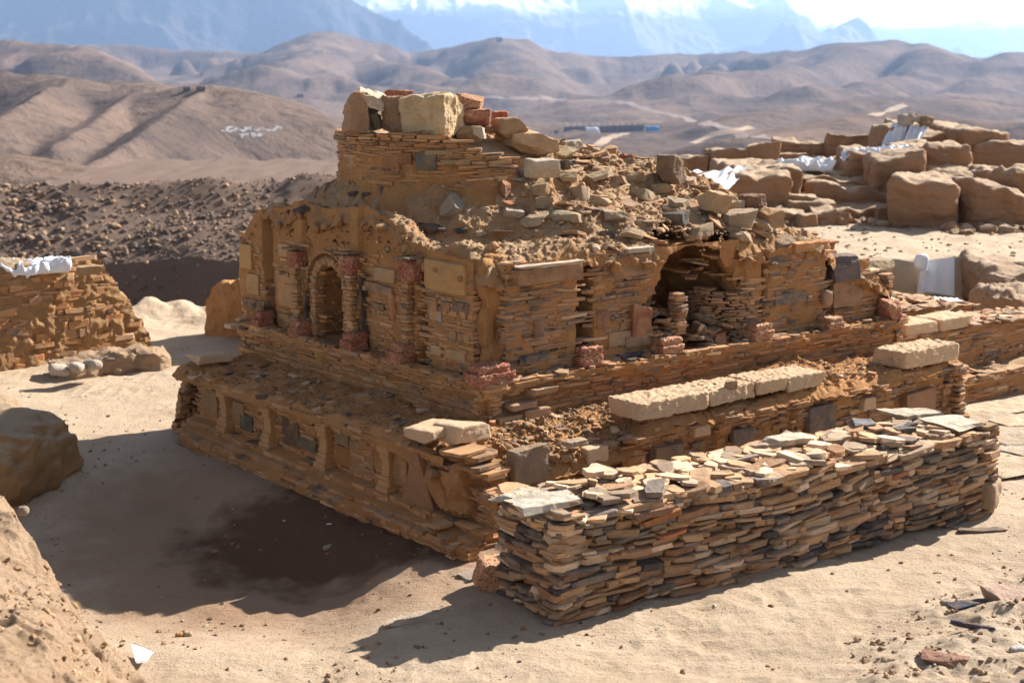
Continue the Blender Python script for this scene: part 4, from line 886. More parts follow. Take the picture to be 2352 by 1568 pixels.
# --- drum
cs = courses(-math.pi*DR, math.pi*DR, 2.72, 3.30, rng, (.08, .36), (.016, .036)); an = cs[:, 0]/DR
# angle measured from +X; the front faces -Y
def dtop(a):
    d = (a+math.pi/2); d = (d+math.pi) % (2*math.pi)-math.pi
    return np.interp(d, [-3.2, -.35, 0.05, .25, .5, .8, 1.3, 3.2], [3.3, 3.3, 3.29, 3.16, 3.06, 3.0, 2.9, 3.2])
k = cs[:, 1] < dtop(an); cs, an = cs[k], an[k]; m = len(an)
rad = DR+.035*np.sin(an*5+1)+.02*vn(an*6, cs[:, 1]*5, 0, 6)+rng.normal(0, .010, m)-.065+.03*(cs[:, 1] > 3.18)
cen = np.stack([DC[0]+rad*np.cos(an), DC[1]+rad*np.sin(an), cs[:, 1]], -1)
slabmesh('drum_masonry', cen, np.stack([cs[:, 2]*.95, np.full(m, .14), cs[:, 3]*.86], -1), rotm(an+math.pi/2+rng.normal(0, .03, m), rng.normal(0, .03, m), rng.normal(0, .04, m)), pick(m, (7, 6, 5, 2, .6, 1.2, 1.2, 5), rng), M['slate'], ST, rng)
na, nz = 260, 50; A_, Zz = np.meshgrid(np.linspace(-math.pi, math.pi, na), np.linspace(0, 1, nz), indexing='ij'); tp = dtop(A_)-.03; z_ = 2.45+Zz*(tp-2.45)
rr = DR-.018+.035*np.sin(A_*5+1)+.022*fbm(np.cos(A_)*9, np.sin(A_)*9, z_*7, 4, 130)+.03*np.clip((3.0-z_)/.2, 0, 1)+.25*np.clip((2.78-z_)/.3, 0, 1)**1.5
mesh('drum_mortar', np.stack([DC[0]+rr*np.cos(A_), DC[1]+rr*np.sin(A_), z_], -1).reshape(-1, 3), [gridF(na, nz)], M['mud'], ST, smooth=True)
A_, Rr = np.meshgrid(np.linspace(-math.pi, math.pi, na), np.linspace(0, 1, 40), indexing='ij'); r_ = Rr*(DR-.04)
z_ = 3.28*(1-Rr**3)+(dtop(A_)-.03)*Rr**3+.03*fbm(r_*np.cos(A_)*5, r_*np.sin(A_)*5, 0, 4, 131)*(1-Rr**6)
mesh('drum_fill', np.stack([DC[0]+r_*np.cos(A_), DC[1]+r_*np.sin(A_), z_], -1).reshape(-1, 3), [gridF(na, 40, flip=True)], M['mudpale'], ST, smooth=True)
def onr(px, py, r=DR-.03):   # point on the drum cylinder seen at this pixel
    v = ray(px, py); a = v[0]**2+v[1]**2; b = -2*(v[0]*DC[0]+v[1]*DC[1]); c = DC@DC-r*r; t = (-b-math.sqrt(max(b*b-4*a*c, 0)))/(2*a); return v*t+[0, 0, 4]
for px, py, w, h, c, sd in ((903, 374, .20, .20, (.36, .17, .08), 1), (933, 364, .15, .12, (.28, .12, .06), 2), (815, 372, .12, .14, (.44, .32, .2), 3), (980, 372, .22, .2, (.13, .12, .1), 4), (1045, 372, .3, .05, (.35, .26, .15), 5), (1010, 350, .3, .05, (.33, .24, .14), 6)):
    q = onr(px, py); a = math.atan2(q[1]-DC[1], q[0]-DC[0]); block('drum_stone', q, (w, .1, h), (0, 0, a+math.pi/2), 'rock', ST, col=c, n=8, r=.2, warp=.06, amp=.03, seed=sd)
# --- stones bedded in the mound, then loose rubble over it
EM = [(1290, 352, .34, .10, (.46, .34, .2)), (1220, 400, .3, .08, (.4, .3, .19)), (1300, 410, .3, .12, (.42, .29, .17)), (1375, 405, .3, .09, (.44, .32, .2)), (1455, 410, .26, .09, (.42, .3, .18)), (1510, 440, .3, .1, (.4, .28, .16)), (1385, 470, .3, .12, (.42, .3, .19)), (1580, 420, .24, .1, (.42, .3, .2)), (1230, 510, .3, .1, (.44, .32, .2)), (1460, 540, .3, .1, (.4, .28, .18)), (1750, 520, .3, .1, (.44, .3, .18)), (1240, 440, .2, .12, (.4, .26, .15)), (1100, 365, .34, .07, (.36, .27, .18)), (1165, 410, .3, .06, (.4, .34, .26)), (1045, 335, .36, .16, (.42, .32, .2)), (1075, 342, .3, .18, (.38, .26, .15)), (1115, 388, .42, .14, (.24, .2, .14)), (1145, 378, .22, .16, (.10, .11, .09)), (1210, 350, .3, .16, (.4, .28, .17)), (1310, 335, .3, .1, (.42, .34, .24)), (1345, 330, .12, .1, (.4, .3, .2)),
      (1040, 480, .30, .22, (.30, .25, .2)), (1330, 455, .34, .20, (.34, .25, .17)), (1250, 470, .2, .14, (.36, .26, .17)), (1160, 445, .16, .2, (.32, .16, .09)), (1180, 490, .3, .08, (.4, .33, .25)), (1300, 500, .4, .1, (.38, .3, .2)), (1420, 500, .3, .12, (.36, .27, .18)), (1480, 450, .3, .12, (.4, .3, .2)),
      (1550, 512, .28, .22, (.10, .10, .10)), (1395, 545, .2, .12, (.09, .095, .1)), (1600, 540, .3, .14, (.34, .26, .17)), (1560, 470, .26, .1, (.33, .25, .17)), (1640, 478, .30, .18, (.42, .28, .15)), (1690, 490, .22, .2, (.42, .34, .24)), (1420, 420, .2, .1, (.3, .2, .13)),
      (1365, 385, .16, .07, (.3, .17, .1)), (1295, 380, .2, .1, (.1, .1, .1)), (1190, 400, .3, .1, (.14, .13, .12)), (1700, 545, .3, .1, (.38, .29, .2)), (1800, 560, .26, .09, (.36, .26, .17)), (1855, 560, .3, .08, (.3, .2, .12)), (1400, 350, .3, .14, (.36, .21, .11)), (1450, 375, .14, .08, (.33, .24, .15)), (820, 480, .12, .06, (.08, .08, .08)), (985, 525, .22, .07, (.05, .055, .07)), (1100, 540, .14, .08, (.4, .3, .2)), (880, 445, .1, .1, (.14, .1, .07)), (745, 500, .2, .18, (.30, .18, .09))]
for k, (px, py, w, h, c) in enumerate(EM):
    q = hitS(px, py)
    if q is None: continue
    block('bedded_stone', q+[0, 0, h*.12], (w, w*.7, h), tuple(rng.normal(0, .18, 2))+(rng.uniform(0, 3),), 'rock', ST, col=c, n=12, r=.15, warp=.16, cuts=6, amp=.03, freq=3, seed=200+k)
for k, (px, py, w, a) in enumerate([(985, 523, .26, .3), (968, 530, .16, 1.2), (1010, 528, .14, 2.), (700, 482, .2, .4), (815, 447, .12, .9), (842, 450, .1, .2), (1295, 378, .22, .7), (1060, 532, .14, .1)]):
    q = hitS(px, py)
    if q is not None: block('dark_slate', q+[0, 0, .015], (w, w*.55, .04), (.15, -.2, a), 'rock', ST, col=(.05, .055, .07), n=8, r=.15, warp=.15, cuts=2, amp=.02, seed=k+900)
q = hitS(1100, 418); 
if q is not None: block('long_slab', q+[0, -.02, .04], (.56, .2, .06), (0, .02, .1), 'lime', ST, n=14, r=.2, warp=.04, amp=.03, freq=8, seed=5)
m = 1000; u = rng.uniform(.3, 5.9, m); v = rng.uniform(.15, 4.0, m); x = C0[0]+u*BB[0]+v*AA[0]; y = C0[1]+u*BB[1]+v*AA[1]
keep = (np.hypot(x-DC[0], y-DC[1]) > DR+.05) & ((u > 1.0) | (rng.random(m) < .25)); u, v, x, y = u[keep], v[keep], x[keep], y[keep]; m = len(u)
s = .018+.075*rng.random(m)**3.2+.0*u
o = scatter('mound_rubble', np.stack([x, y, Hs(u, v)+s*.02], -1), np.stack([s*1.5, s*1.1, s*.8], -1), rng, pick(m, (6, 5, 3, 1, .5, 1.5, 5, 5), rng, .3), M['rock'], ST); o['kind'] = 'stuff'
o = debris('mound_slates', 300, (1.2, 5.8), (.15, 2.6), rng, (5, 5, 4, 1.5, .7, 1.5, 5, 4), lambda u, v: Hs(u, v)-.015, sz=(.06, .34), tl=.2); o['kind'] = 'stuff'
m = 5000; u = rng.uniform(.15, 6, m); v = rng.uniform(.12, 3.2, m); x = C0[0]+u*BB[0]+v*AA[0]; y = C0[1]+u*BB[1]+v*AA[1]; s = rng.uniform(.008, .03, m)
o = scatter('mound_crumbs', np.stack([x, y, Hs(u, v)+s*.1], -1), np.stack([s*1.2, s, s*.8], -1), rng, np.array([(.52, .34, .19)])*rng.uniform(.6, 1.2, (m, 1)), M['rock'], ST); o['kind'] = 'stuff'
m = 260; s_ = rng.uniform(.35, 4.4, m); z_ = 2.15+rng.random(m)*.35; k = z_ < rimz(s_)-.03; s_, z_ = s_[k], z_[k]; m = len(s_); sz = rng.uniform(.01, .035, m)
o = scatter('mud_grit', P(s_, z_, 0*s_+.0), np.stack([sz, sz, sz], -1), rng, pick(m, (2, 2, 3, 3, 3, 2, 2, 2), rng), M['rock'], ST); o['kind'] = 'stuff'

# ------------------------------------------------------------------ loose stones lying on the ruin (top level)
def big(name, label, cat, px0, py0, px1, py1, Y, dep, col, mat='rock', seed=1, tilt=(0, 0), yaw=.3, cuts=4, r=.12, warp=.1, amp=.03, n=18, group=None, freq=3, ridge=False):
    a, b = PY(px0, py1, Y), PY(px1, py0, Y); w = b[0]-a[0]; h = b[2]-a[2]; c = (a+b)/2
    o = block(name, c+[0, dep/2*.3, 0], (w*.97, dep, h), (tilt[0], tilt[1], yaw), mat, None, col=col, n=n, r=r, warp=warp, cuts=cuts, amp=amp, freq=freq, seed=seed, ridge=ridge)
    return props(o, label, cat, group)
big('boulder', 'upright rust brown slab at the left end of the stones on the drum', 'boulder', 797, 215, 838, 304, 15.25, .22, (.44, .26, .15), seed=2, yaw=.5, tilt=(0, .06), cuts=1, ridge=True, amp=.05, n=26)
big('boulder', 'pale tilted slab leaning off the leftmost upright stone on the drum', 'boulder', 822, 216, 886, 240, 15.35, .36, (.62, .50, .38), seed=7, tilt=(.2, .30), cuts=2, yaw=.1, ridge=True, amp=.05)
big('boulder', 'small grey block tucked under the pale leaning slab on the drum', 'boulder', 838, 244, 876, 300, 15.45, .3, (.26, .2, .13), seed=9, cuts=5)
big('boulder', 'reddish pitted rock peeking over the back of the drum stones', 'boulder', 880, 206, 944, 244, 15.9, .3, (.3, .1, .07), mat='red', seed=5, cuts=5, r=.4)
big('boulder', 'brown squared block between the leaning slab and the big cream block', 'boulder', 882, 226, 944, 302, 15.3, .26, (.32, .19, .12), seed=11, cuts=1, tilt=(0, -.05), yaw=.1, ridge=True, amp=.05, n=26)
big('boulder', 'large cream faced block with an orange broken side, biggest on the drum', 'boulder', 936, 219, 1048, 308, 15.15, .40, (.62, .46, .27), seed=15, cuts=1, yaw=-.5, tilt=(0, -.06), warp=.07, n=30, amp=.05, ridge=True, r=.06)
big('boulder', 'flat dark slate resting behind the big cream block', 'boulder', 1028, 226, 1056, 240, 15.8, .3, (.10, .09, .08), seed=15, cuts=3)
big('boulder', 'broken brown lump below the flat slate on the drum', 'boulder', 1036, 238, 1062, 300, 15.7, .3, (.32, .19, .12), seed=18, cuts=5)
big('porous_block', 'upper orange porous block of the pair stacked on the drum', 'stone', 1052, 217, 1114, 252, 15.4, .28, (.4, .2, .1), mat='orange', seed=6, cuts=4, r=.4)
big('porous_block', 'lower dark red porous block of the pair stacked on the drum', 'stone', 1050, 250, 1122, 291, 15.35, .32, (.4, .1, .06), mat='red', seed=8, cuts=2, r=.3)
big('boulder', 'rubbly tan stone under the red porous block', 'boulder', 1040, 288, 1100, 326, 15.2, .3, (.42, .27, .15), seed=22, cuts=6)
big('boulder', 'small bright white and rust chip beside the tan stone on the drum', 'boulder', 1085, 290, 1116, 318, 15.1, .16, (.55, .45, .34), seed=23, cuts=6)
big('boulder', 'small dark rust cobble between the porous pair and the tan boulder', 'boulder', 1108, 287, 1134, 306, 15.3, .15, (.2, .08, .05), seed=25, cuts=2, r=.8)
big('porous_block', 'small bright red porous stone standing behind the tan boulder', 'stone', 1130, 256, 1162, 288, 15.7, .2, (.4, .12, .06), mat='red', seed=10, cuts=4, r=.4)
big('boulder', 'rounded tan boulder right of the stacked porous blocks', 'boulder', 1134, 272, 1208, 316, 15.4, .34, (.40, .24, .13), seed=26, cuts=5, r=.5)
big('boulder', 'big pale slab lying tilted on the slope right of the tan boulder', 'boulder', 1146, 300, 1264, 350, 15.5, .5, (.56, .37, .21), seed=30, cuts=5, tilt=(.1, -.12), n=22, amp=.04)
big('boulder', 'white edged cubic block with a green stained face on the slope', 'boulder', 1212, 366, 1282, 410, 14.6, .24, (.50, .42, .32), seed=31, cuts=2, yaw=.45, warp=.05)
big('boulder', 'dark topped boulder with a pale broken side on the skyline', 'boulder', 1506, 358, 1576, 424, 15.9, .34, (.20, .14, .10), seed=34, cuts=6, yaw=.8)
big('boulder', 'pale orange block halfway down the right skyline of the mound', 'boulder', 1608, 440, 1672, 486, 15.3, .3, (.48, .31, .17), seed=36, cuts=4, tilt=(.1, .2))
big('boulder', 'jagged dark brown rock standing on the lower right skyline', 'boulder', 1702, 446, 1762, 496, 15.8, .22, (.20, .11, .08), seed=38, cuts=6, amp=.06, ridge=True)
big('boulder', 'squared pale rock just left of the lowest skyline rock', 'boulder', 1666, 482, 1742, 520, 15.2, .3, (.40, .30, .2), seed=39, cuts=4)
big('boulder', 'lowest pale rust rock on the right skyline of the mound', 'boulder', 1748, 480, 1802, 520, 15.6, .26, (.46, .28, .15), seed=41, cuts=5)
big('boulder', 'dark purple grey boulder resting on the low right wall', 'boulder', 1896, 592, 1974, 640, 15.9, .3, (.16, .13, .13), seed=43, cuts=6)
big('boulder', 'flat pale slab right of the dark boulder on the low right wall', 'boulder', 1960, 600, 2052, 622, 16.7, .5, (.40, .30, .19), seed=44, cuts=3)
big('pebble', 'rounded pale cobble sitting in the gap of the low right wall', 'cobble', 1886, 668, 1914, 704, 15.6, .14, (.46, .32, .2), seed=45, cuts=0, r=.95)
big('pebble', 'small tan stone lying on the middle coping block', 'stone', 1663, 874, 1692, 894, 13.35, .1, (.4, .27, .16), seed=47, cuts=4)
big('pebble', 'tiny rounded pebble on the ledge right of the coping blocks', 'pebble', 1813, 856, 1828, 866, 14.3, .05, (.42, .3, .2), seed=48, cuts=0, r=.95)

# ================================================================== DRY STONE WALL
r3 = np.random.default_rng(21)
A0 = np.array([.33, 9.80]); B0 = np.array([4.36, 12.42]); dw = (B0-A0)/np.linalg.norm(B0-A0); LW = np.linalg.norm(B0-A0); nw = np.array([dw[1], -dw[0]]); WW = .78
DW = thing('dry_stone_wall', 'long freestanding wall of loosely stacked flat grey and tan slates', 'wall', (A0[0]+dw[0]*LW/2, A0[1]+dw[1]*LW/2, 0))
HWT = .80
def dwface(name, org, d, n, L_, bul, seed, htop=HWT, T=(.024, .062), Lr=(.09, .38)):
    rgn = np.random.default_rng(seed); cs = courses(0, L_, .0, htop-.03, rgn, Lr, T, wav=0)
    s, z, l, t = cs.T; m = len(s)
    sag = .035*vn(s*.9, z*1.5, 0, seed)+.018*vn(s*3, z*3, 0, seed+1); tlt = .05+.10*vn(s*1.1, z*2.2, 5, seed)+rgn.normal(0, .05, m)
    dep = rgn.uniform(.12, .24, m); out = bul(s, z)+rgn.normal(0, .024, m)
    P_ = wallframe(org, d, n); cen = P_(s, np.maximum(z+sag*np.clip(z/.2, 0, 1), t/2), out-dep/2)
    yaw = math.atan2(d[1], d[0])+rgn.normal(0, .08, m)
    lw = np.where(rgn.random(m) < .5, 1.12, .98)
    return slabmesh(name, cen, np.stack([l*lw, dep, t*rgn.uniform(.7, 1.02, m)], -1), rotm(yaw, rgn.normal(0, .06, m), -tlt), 1.06*pick(m, (6, 4, 4, 2.6, 1.1, .2, 6, 3.5), rgn, .34)*[.93, .96, .97], M['dry'], DW, rgn, cut=.28, jit=.05, lean=.25)
bul = lambda s, z: .03*vn(s*.8, z*2, 0, 200)-.05*z+.035
dwface('stacked_slabs', A0, dw, nw, LW, bul, 301)
dwface('stacked_slabs', A0-nw*WW, dw, -nw, LW, bul, 302)
dwface('stacked_slabs', A0-nw*WW+dw*.02, nw, -dw, WW, lambda s, z: bul(s, z)+.02, 303)
dwface('stacked_slabs', B0-nw*WW-dw*.02, nw, dw, WW, lambda s, z: bul(s, z)+.03, 304)
# rubble heart, dark and slightly inset, then top layers
P_ = wallframe(A0, dw, nw)
c = P_(LW/2, .36, -WW/2); block('rubble_core', c, (LW-.16, WW-.16, .72), (0, 0, math.atan2(dw[1], dw[0])), 'rock', DW, col=(.12, .09, .07), n=8, r=.05, warp=0, amp=0)
m = 620; s = r3.uniform(.03, LW-.03, m); d_ = r3.uniform(.03, WW-.03, m); zt = .70+.10*r3.random(m)+.015*vn(s*2, d_*2, 0, 9); l = r3.uniform(.08, .26, m)
slabmesh('top_slabs', P_(s, zt, -d_), np.stack([l, l*r3.uniform(.5, .85, m), r3.uniform(.018, .045, m)], -1), rotm(r3.uniform(0, 6.3, m), r3.normal(0, .07, m), r3.normal(0, .07, m)), 1.25*pick(m, (4, 3, 3, 2.5, .8, .1, 9, 2), r3, .3)*[.92, .97, 1], M['dry'], DW, r3, cut=.38, jit=.1)
for k in range(86):     # loose cap slabs, each its own stone
    s = (k+.5)/86*(LW-.1)+r3.normal(0, .04); d_ = r3.uniform(.08, WW-.06); l = r3.uniform(.14, .30); q = P_(s, .80+.035*r3.random()+.02*math.sin(s*2.3), -d_)
    slabmesh('cap_slab', [q], [(l, l*r3.uniform(.5, .8), r3.uniform(.022, .05))], rotm(np.array([r3.uniform(0, 6.3)]), np.array([r3.normal(0, .11)]), np.array([r3.normal(0, .11)])), 1.3*pick(1, (4, 3, 3, 2, .6, .1, 11, 2), r3, .3)*[.92, .97, 1], M['dry'], DW, r3, cut=.4, jit=.12)
def capbig(px, py, w, d, t, yaw, col=(.48, .40, .30), tl=(0, 0)):
    q = Pz(px, py, .84); P2, F2 = blockpts((w, d, t), n=16, r=.25, warp=.2, cuts=0, amp=.0, freq=4, seed=int(px)); P2[:, :2] *= (1+.05*vn(np.arctan2(P2[:, 1], P2[:, 0])*2.2, 0., 0, int(px)))[:, None]; P2[:, 2] += .005*fbm(P2[:, 0]*9, P2[:, 1]*9, 0, 4, int(px), ridge=True)
    mesh('cap_slab', P2@eul(tl[0], tl[1], yaw).T+q, [F2], M['dry'], DW, col=np.tile(col, (len(P2), 1)))
capbig(2185, 970, .44, .34, .035, .6, (.5, .42, .32)); capbig(2095, 950, .42, .30, .04, .4, (.46, .38, .28)); capbig(1205, 1138, .30, .34, .04, .9, (.42, .36, .27)); capbig(1255, 1152, .42, .34, .05, .5, (.42, .37, .3)); capbig(1985, 978, .2, .18, .09, .2, (.13, .13, .15)); capbig(1800, 1010, .3, .22, .06, .5)
block('footing_block', P_(LW-.02, .16, -.05), (.28, .26, .30), (0, .1, .9), 'dry', DW, col=(.36, .25, .16), n=10, r=.3, warp=.12, cuts=3, amp=.03, seed=4)
block('rust_slab', P_(.92, .66, .02), (.36, .12, .05), (0, -.12, math.atan2(dw[1], dw[0])), 'rock', DW, col=(.36, .13, .04), n=10, r=.3, warp=.05, amp=.03, seed=4)
block('rust_slab', P_(.84, .71, .02), (.36, .12, .06), (0, -.03, math.atan2(dw[1], dw[0])), 'rock', DW, col=(.22, .11, .07), n=10, r=.3, warp=.05, amp=.03, seed=6)

# ================================================================== SECOND RUIN at the right rear
R2 = thing('second_ruin', 'lower stepped schist ruin with pale coping blocks behind the right end of the stupa', 'ruin', W3(7.5, .3, 0))
def mas2(name, u0, v, L_, z0, z1, off, keep=None, **kw):
    return masonry(name, W2(u0, v), BB, NB, 0, L_, z0, z1, off, rng, M['slate2'], R2, keep=keep, mudback='mudpale', T=(.018, .045), L=(.1, .45), **kw)
mas2('lower_masonry', 6.1, -.30, 5.0, -.1, .30, lambda s, z: .02*vn(s*2, z*2, 0, 3)+.05*(z > .2), None)
mas2('middle_masonry', 6.0, .10, 4.6, .22, .82, lambda s, z: .02*vn(s*2, z*2, 0, 4)-.0*s, lambda s, z: z < .84-.05*np.maximum(s-1.6, 0))
mas2('upper_masonry', 6.0, .80, 2.6, .75, 1.02, lambda s, z: .02*vn(s*2, z*2, 0, 5), lambda s, z: z < 1.06-.06*s)
def shelf(u0, u1, v0, v1, zf, seed):
    U, V2 = np.meshgrid(np.linspace(u0, u1, 120), np.linspace(v0, v1, 40), indexing='ij'); Z2 = zf(U, V2)+.03*fbm(U*4, V2*4, 0, 4, seed)
    mesh('shelf_earth', np.stack([C0[0]+U*BB[0]+V2*AA[0], C0[1]+U*BB[1]+V2*AA[1], Z2], -1).reshape(-1, 3), [gridF(120, 40)], M['mudpale'], R2, smooth=True)
shelf(6.05, 11, -.31, .16, lambda u, v: .30+.0*u, 1); shelf(6.0, 10.6, .07, .85, lambda u, v: .83-.05*np.maximum(u-7.6, 0), 2); shelf(6.0, 8.8, .76, 2.2, lambda u, v: 1.02-.05*(u-6), 3)
for k, (u, v, l, z) in enumerate([(6.55, .28, .6, .90), (7.2, .28, .62, .90), (6.35, -.1, .44, .66)]):
    block('coping_block', W3(u, v, z), (l, .4, .15), (0, 0, YB), 'lime', R2, n=14, r=.25, warp=.04, amp=.02, freq=6, seed=k+91)
def deb2(us, vs, zf, n, sz=(.08, .3)):
    global ST
    s_ = ST; ST = R2; o = debris('loose_slates', n, us, vs, rng, (3, 3, 4, 3, .6, .6, 6, 2), zf, sz=sz, tl=.1); ST = s_; o['kind'] = 'stuff'
deb2((7.3, 10.5), (.05, .8), lambda u, v: .85-.05*np.maximum(u-7.6, 0), 170); deb2((6.1, 8.6), (.8, 1.9), lambda u, v: 1.04-.05*(u-6), 120); deb2((6.1, 11), (-.3, .1), lambda u, v: .31+0*u, 60, (.06, .2))

# ================================================================== LEFT SIDE: rubble wall with plastic sheet, kerb, banks
def mudwall(name, label, cat, pts, th, seed, mat='mud', amp=.05, cell=.03, fine=None, z0=-.2):
    """wall following a polyline; pts: (x, y, ztop)"""
    P0 = np.array(pts, float); L = np.concatenate([[0], np.cumsum(np.hypot(*np.diff(P0[:, :2], axis=0).T))]); n1 = int(L[-1]/cell)+2
    s = np.linspace(0, L[-1], n1); cx_ = np.interp(s, L, P0[:, 0]); cy_ = np.interp(s, L, P0[:, 1]); zt = np.interp(s, L, P0[:, 2])+.05*fbm(s*2.2, 0., 0, 4, seed)
    d = np.stack([np.gradient(cx_, s), np.gradient(cy_, s)], -1); d /= np.linalg.norm(d, axis=1, keepdims=True); nn = np.stack([d[:, 1], -d[:, 0]], -1)
    prof = []                     # (across, up) from front foot over the top to the back foot
    m1 = 34
    for k in range(m1): prof.append((1-.10*(k/m1), k/m1*.955))
    for k in range(16): a = k/15*math.pi; prof.append((.90*np.sign(np.cos(a))*abs(np.cos(a))**.6, .955+.045*np.sin(a)))
    for k in range(m1): prof.append((-1+.10*(1-k/m1), .955*(1-k/m1)))
    prof = np.array(prof); hw = th/2
    Sx = cx_[:, None]+nn[:, 0][:, None]*prof[None, :, 0]*hw; Sy = cy_[:, None]+nn[:, 1][:, None]*prof[None, :, 0]*hw; Sz = z0+(zt[:, None]-z0)*prof[None, :, 1]
    e = np.minimum(s, L[-1]-s)[:, None]; cl = 1-np.clip(e/.12, 0, 1)**.5
    Sx = Sx-(Sx-cx_[:, None])*cl*.9; Sy = Sy-(Sy-cy_[:, None])*cl*.9
    nz_ = fbm(Sx*2.4, Sy*2.4, Sz*2.4, 5, seed+1); n2_ = fbm(Sx*7, Sy*7, Sz*9, 4, seed+3, ridge=True)
    w = prof[None, :, 0]*amp*(nz_+.45*n2_); Sx = Sx+nn[:, 0][:, None]*w; Sy = Sy+nn[:, 1][:, None]*w; Sz = Sz+amp*.6*n2_*(prof[None, :, 1] > .8)
    o = mesh(name, np.stack([Sx, Sy, Sz], -1).reshape(-1, 3), [gridF(n1, len(prof), flip=True)], M[mat], smooth=True)
    return props(o, label, cat)
lw = thing('rubble_wall', 'thick orange mud and rubble wall at the left edge with a crumbling right end', 'wall', (-6.6, 19.2, 0))
a_, b_ = Pz(-160, 880, 0), Pz(338, 797, 0)
Lq = np.hypot(b_[0]-a_[0], b_[1]-a_[1])
def LWP(f): return (a_[:2]+(b_-a_)[:2]/Lq*(Lq-f)+np.array([-(b_-a_)[1], (b_-a_)[0]])/Lq*.34)
LWT = [(Lq-.05, 1.38), (2., 1.38), (.85, 1.36), (.72, 1.28), (.64, 1.10), (.52, 1.04), (.44, .80), (.30, .74), (.24, .5), (.12, .42), (.03, .2)]
o = mudwall('mud_body', None, None, [tuple(LWP(f))+(z,) for f, z in LWT], .8, 61, amp=.032, mat='rubble')
for k_ in ('label', 'category'):
    if k_ in o: del o[k_]
o.parent = lw; o.location = np.array(o.location)-np.array(lw.location)
d_ = np.array([b_[0]-a_[0], b_[1]-a_[1]]); Lw_ = np.linalg.norm(d_); d_ /= Lw_; n_ = np.array([d_[1], -d_[0]])
rr_ = np.random.default_rng(8)
def ltop(s): return np.interp(s, [0, Lw_-.85, Lw_-.70, Lw_-.62, Lw_-.5, Lw_-.42, Lw_-.28, Lw_-.2, Lw_-.08, Lw_], [1.38, 1.36, 1.30, 1.12, 1.06, .82, .76, .52, .46, .15])+.05*fbm(s*3, 0., 0, 4, 62)
masonry('wall_stones', a_[:2]+n_*.10, d_, n_, .2, Lw_, -.05, 1.36, lambda s, z: .05*vn(s*1.3, z*1.8, 0, 63)-.05*z, rr_, M['slate'], lw, keep=lambda s, z: z < ltop(s)-.03-.18*(vn(s*2, 1., 0, 64) > .2), keepb=lambda s, z: z < ltop(s)+.03, T=(.03, .13), L=(.08, .42), pal=(6, 5, 3, 1.2, .5, 2.4, .6, 7), miss=.30, rough=.012, depth=.10, mudback='rubble', backoff=-.006, backamp=.035, tilt=.10)
def drape(name, label, cat, corners, nx, ny, fold, seed, mat='cloth', parent=None, fdir=0, fn=7):
    c = np.array(corners, float); a, b = np.meshgrid(np.linspace(0, 1, nx), np.linspace(0, 1, ny), indexing='ij')
    V = (1-a)[..., None]*(1-b)[..., None]*c[0]+a[..., None]*(1-b)[..., None]*c[1]+a[..., None]*b[..., None]*c[2]+(1-a)[..., None]*b[..., None]*c[3]
    nrm = np.cross(c[1]-c[0], c[3]-c[0]); nrm /= np.linalg.norm(nrm); t = (a if fdir == 0 else b)
    ff = fold*.5*(np.sin(t*fn*6.28+1.5*vn(a*2, b*2, 0, seed))*.5+.8*fbm(a*2.5, b*2.5, 0, 3, seed))
    V = V+nrm*ff[..., None]+np.stack([0*a, 0*a, -.0*a], -1)
    V2 = V-nrm*.012
    n0 = nx*ny; Fq = gridF(nx, ny); F2 = gridF(nx, ny, flip=True)+n0
    rim = list(range(0, ny))+[i*ny+ny-1 for i in range(1, nx)]+[(nx-1)*ny+j for j in range(ny-2, -1, -1)]+[i*ny for i in range(nx-2, 0, -1)]
    rim = np.array(rim); r2_ = np.roll(rim, -1); side = np.stack([rim, rim+n0, r2_+n0, r2_], -1)
    o = mesh(name, np.concatenate([V.reshape(-1, 3), V2.reshape(-1, 3)]), [Fq, F2, side], M[mat], parent, smooth=True)
    return props(o, label, cat)
def crumple(name, label, cat, c, size, seed, rot=(0, 0, 0), amp=.22):
    P2, F2 = blockpts(size, n=26, r=.9, warp=.2, amp=0, seed=seed); q = P2*3.2/np.mean(size[:2])
    w = fbm(q[:, 0]*1.3, q[:, 1]*1.3, seed, 3, seed, ridge=True)+.4*vn(q[:, 0]*4, q[:, 1]*4, 0, seed)
    P2[:, 2] += amp*size[2]*w*(P2[:, 2] > -size[2]*.2); P2[:, :2] *= (1+.12*vn(np.arctan2(P2[:, 1], P2[:, 0])*2.5, 0., 0, seed))[:, None]
    return props(mesh(name, P2@eul(*rot).T+np.asarray(c), [F2], M['cloth'], smooth=False), label, cat)
crumple('plastic_sheet', 'crumpled pale plastic sheet lying on top of the left rubble wall', 'sheet', PY(88, 618, 19.0), (.86, .5, .15), 4, (0, 0, .5), amp=.35)
big('stone_slab', 'brown stone resting on the rubble wall right of the plastic sheet', 'stone', 176, 610, 228, 630, 19.2, .3, (.34, .22, .13), seed=3, cuts=5)
kb = [Pz(115, 880, 0), Pz(200, 862, 0), Pz(300, 850, 0), Pz(385, 848, 0)]
mudwall('earth_kerb', 'low eroded earth kerb with smooth pebbles in front of the rubble wall', 'kerb', [(q[0], q[1]+.25, z) for q, z in zip(kb, (.16, .22, .20, .14))], .6, 33, mat='bank', amp=.05, z0=-.1)
for k, (px, py, l) in enumerate([(135, 852, 'leftmost of the pale pebbles set in the low kerb'), (178, 848, 'middle pale pebble set in the low kerb'), (212, 842, 'largest pale pebble set in the low kerb')]):
    q = Pz(px, py, .2); o = block('pebble', q+[0, 0, .02], (.26, .18, .13), (.3, .2, .5+k), 'rock', None, col=(.45, .40, .34), n=10, r=.98, warp=.05, amp=.0, smooth=True, seed=k); props(o, l, 'pebble')
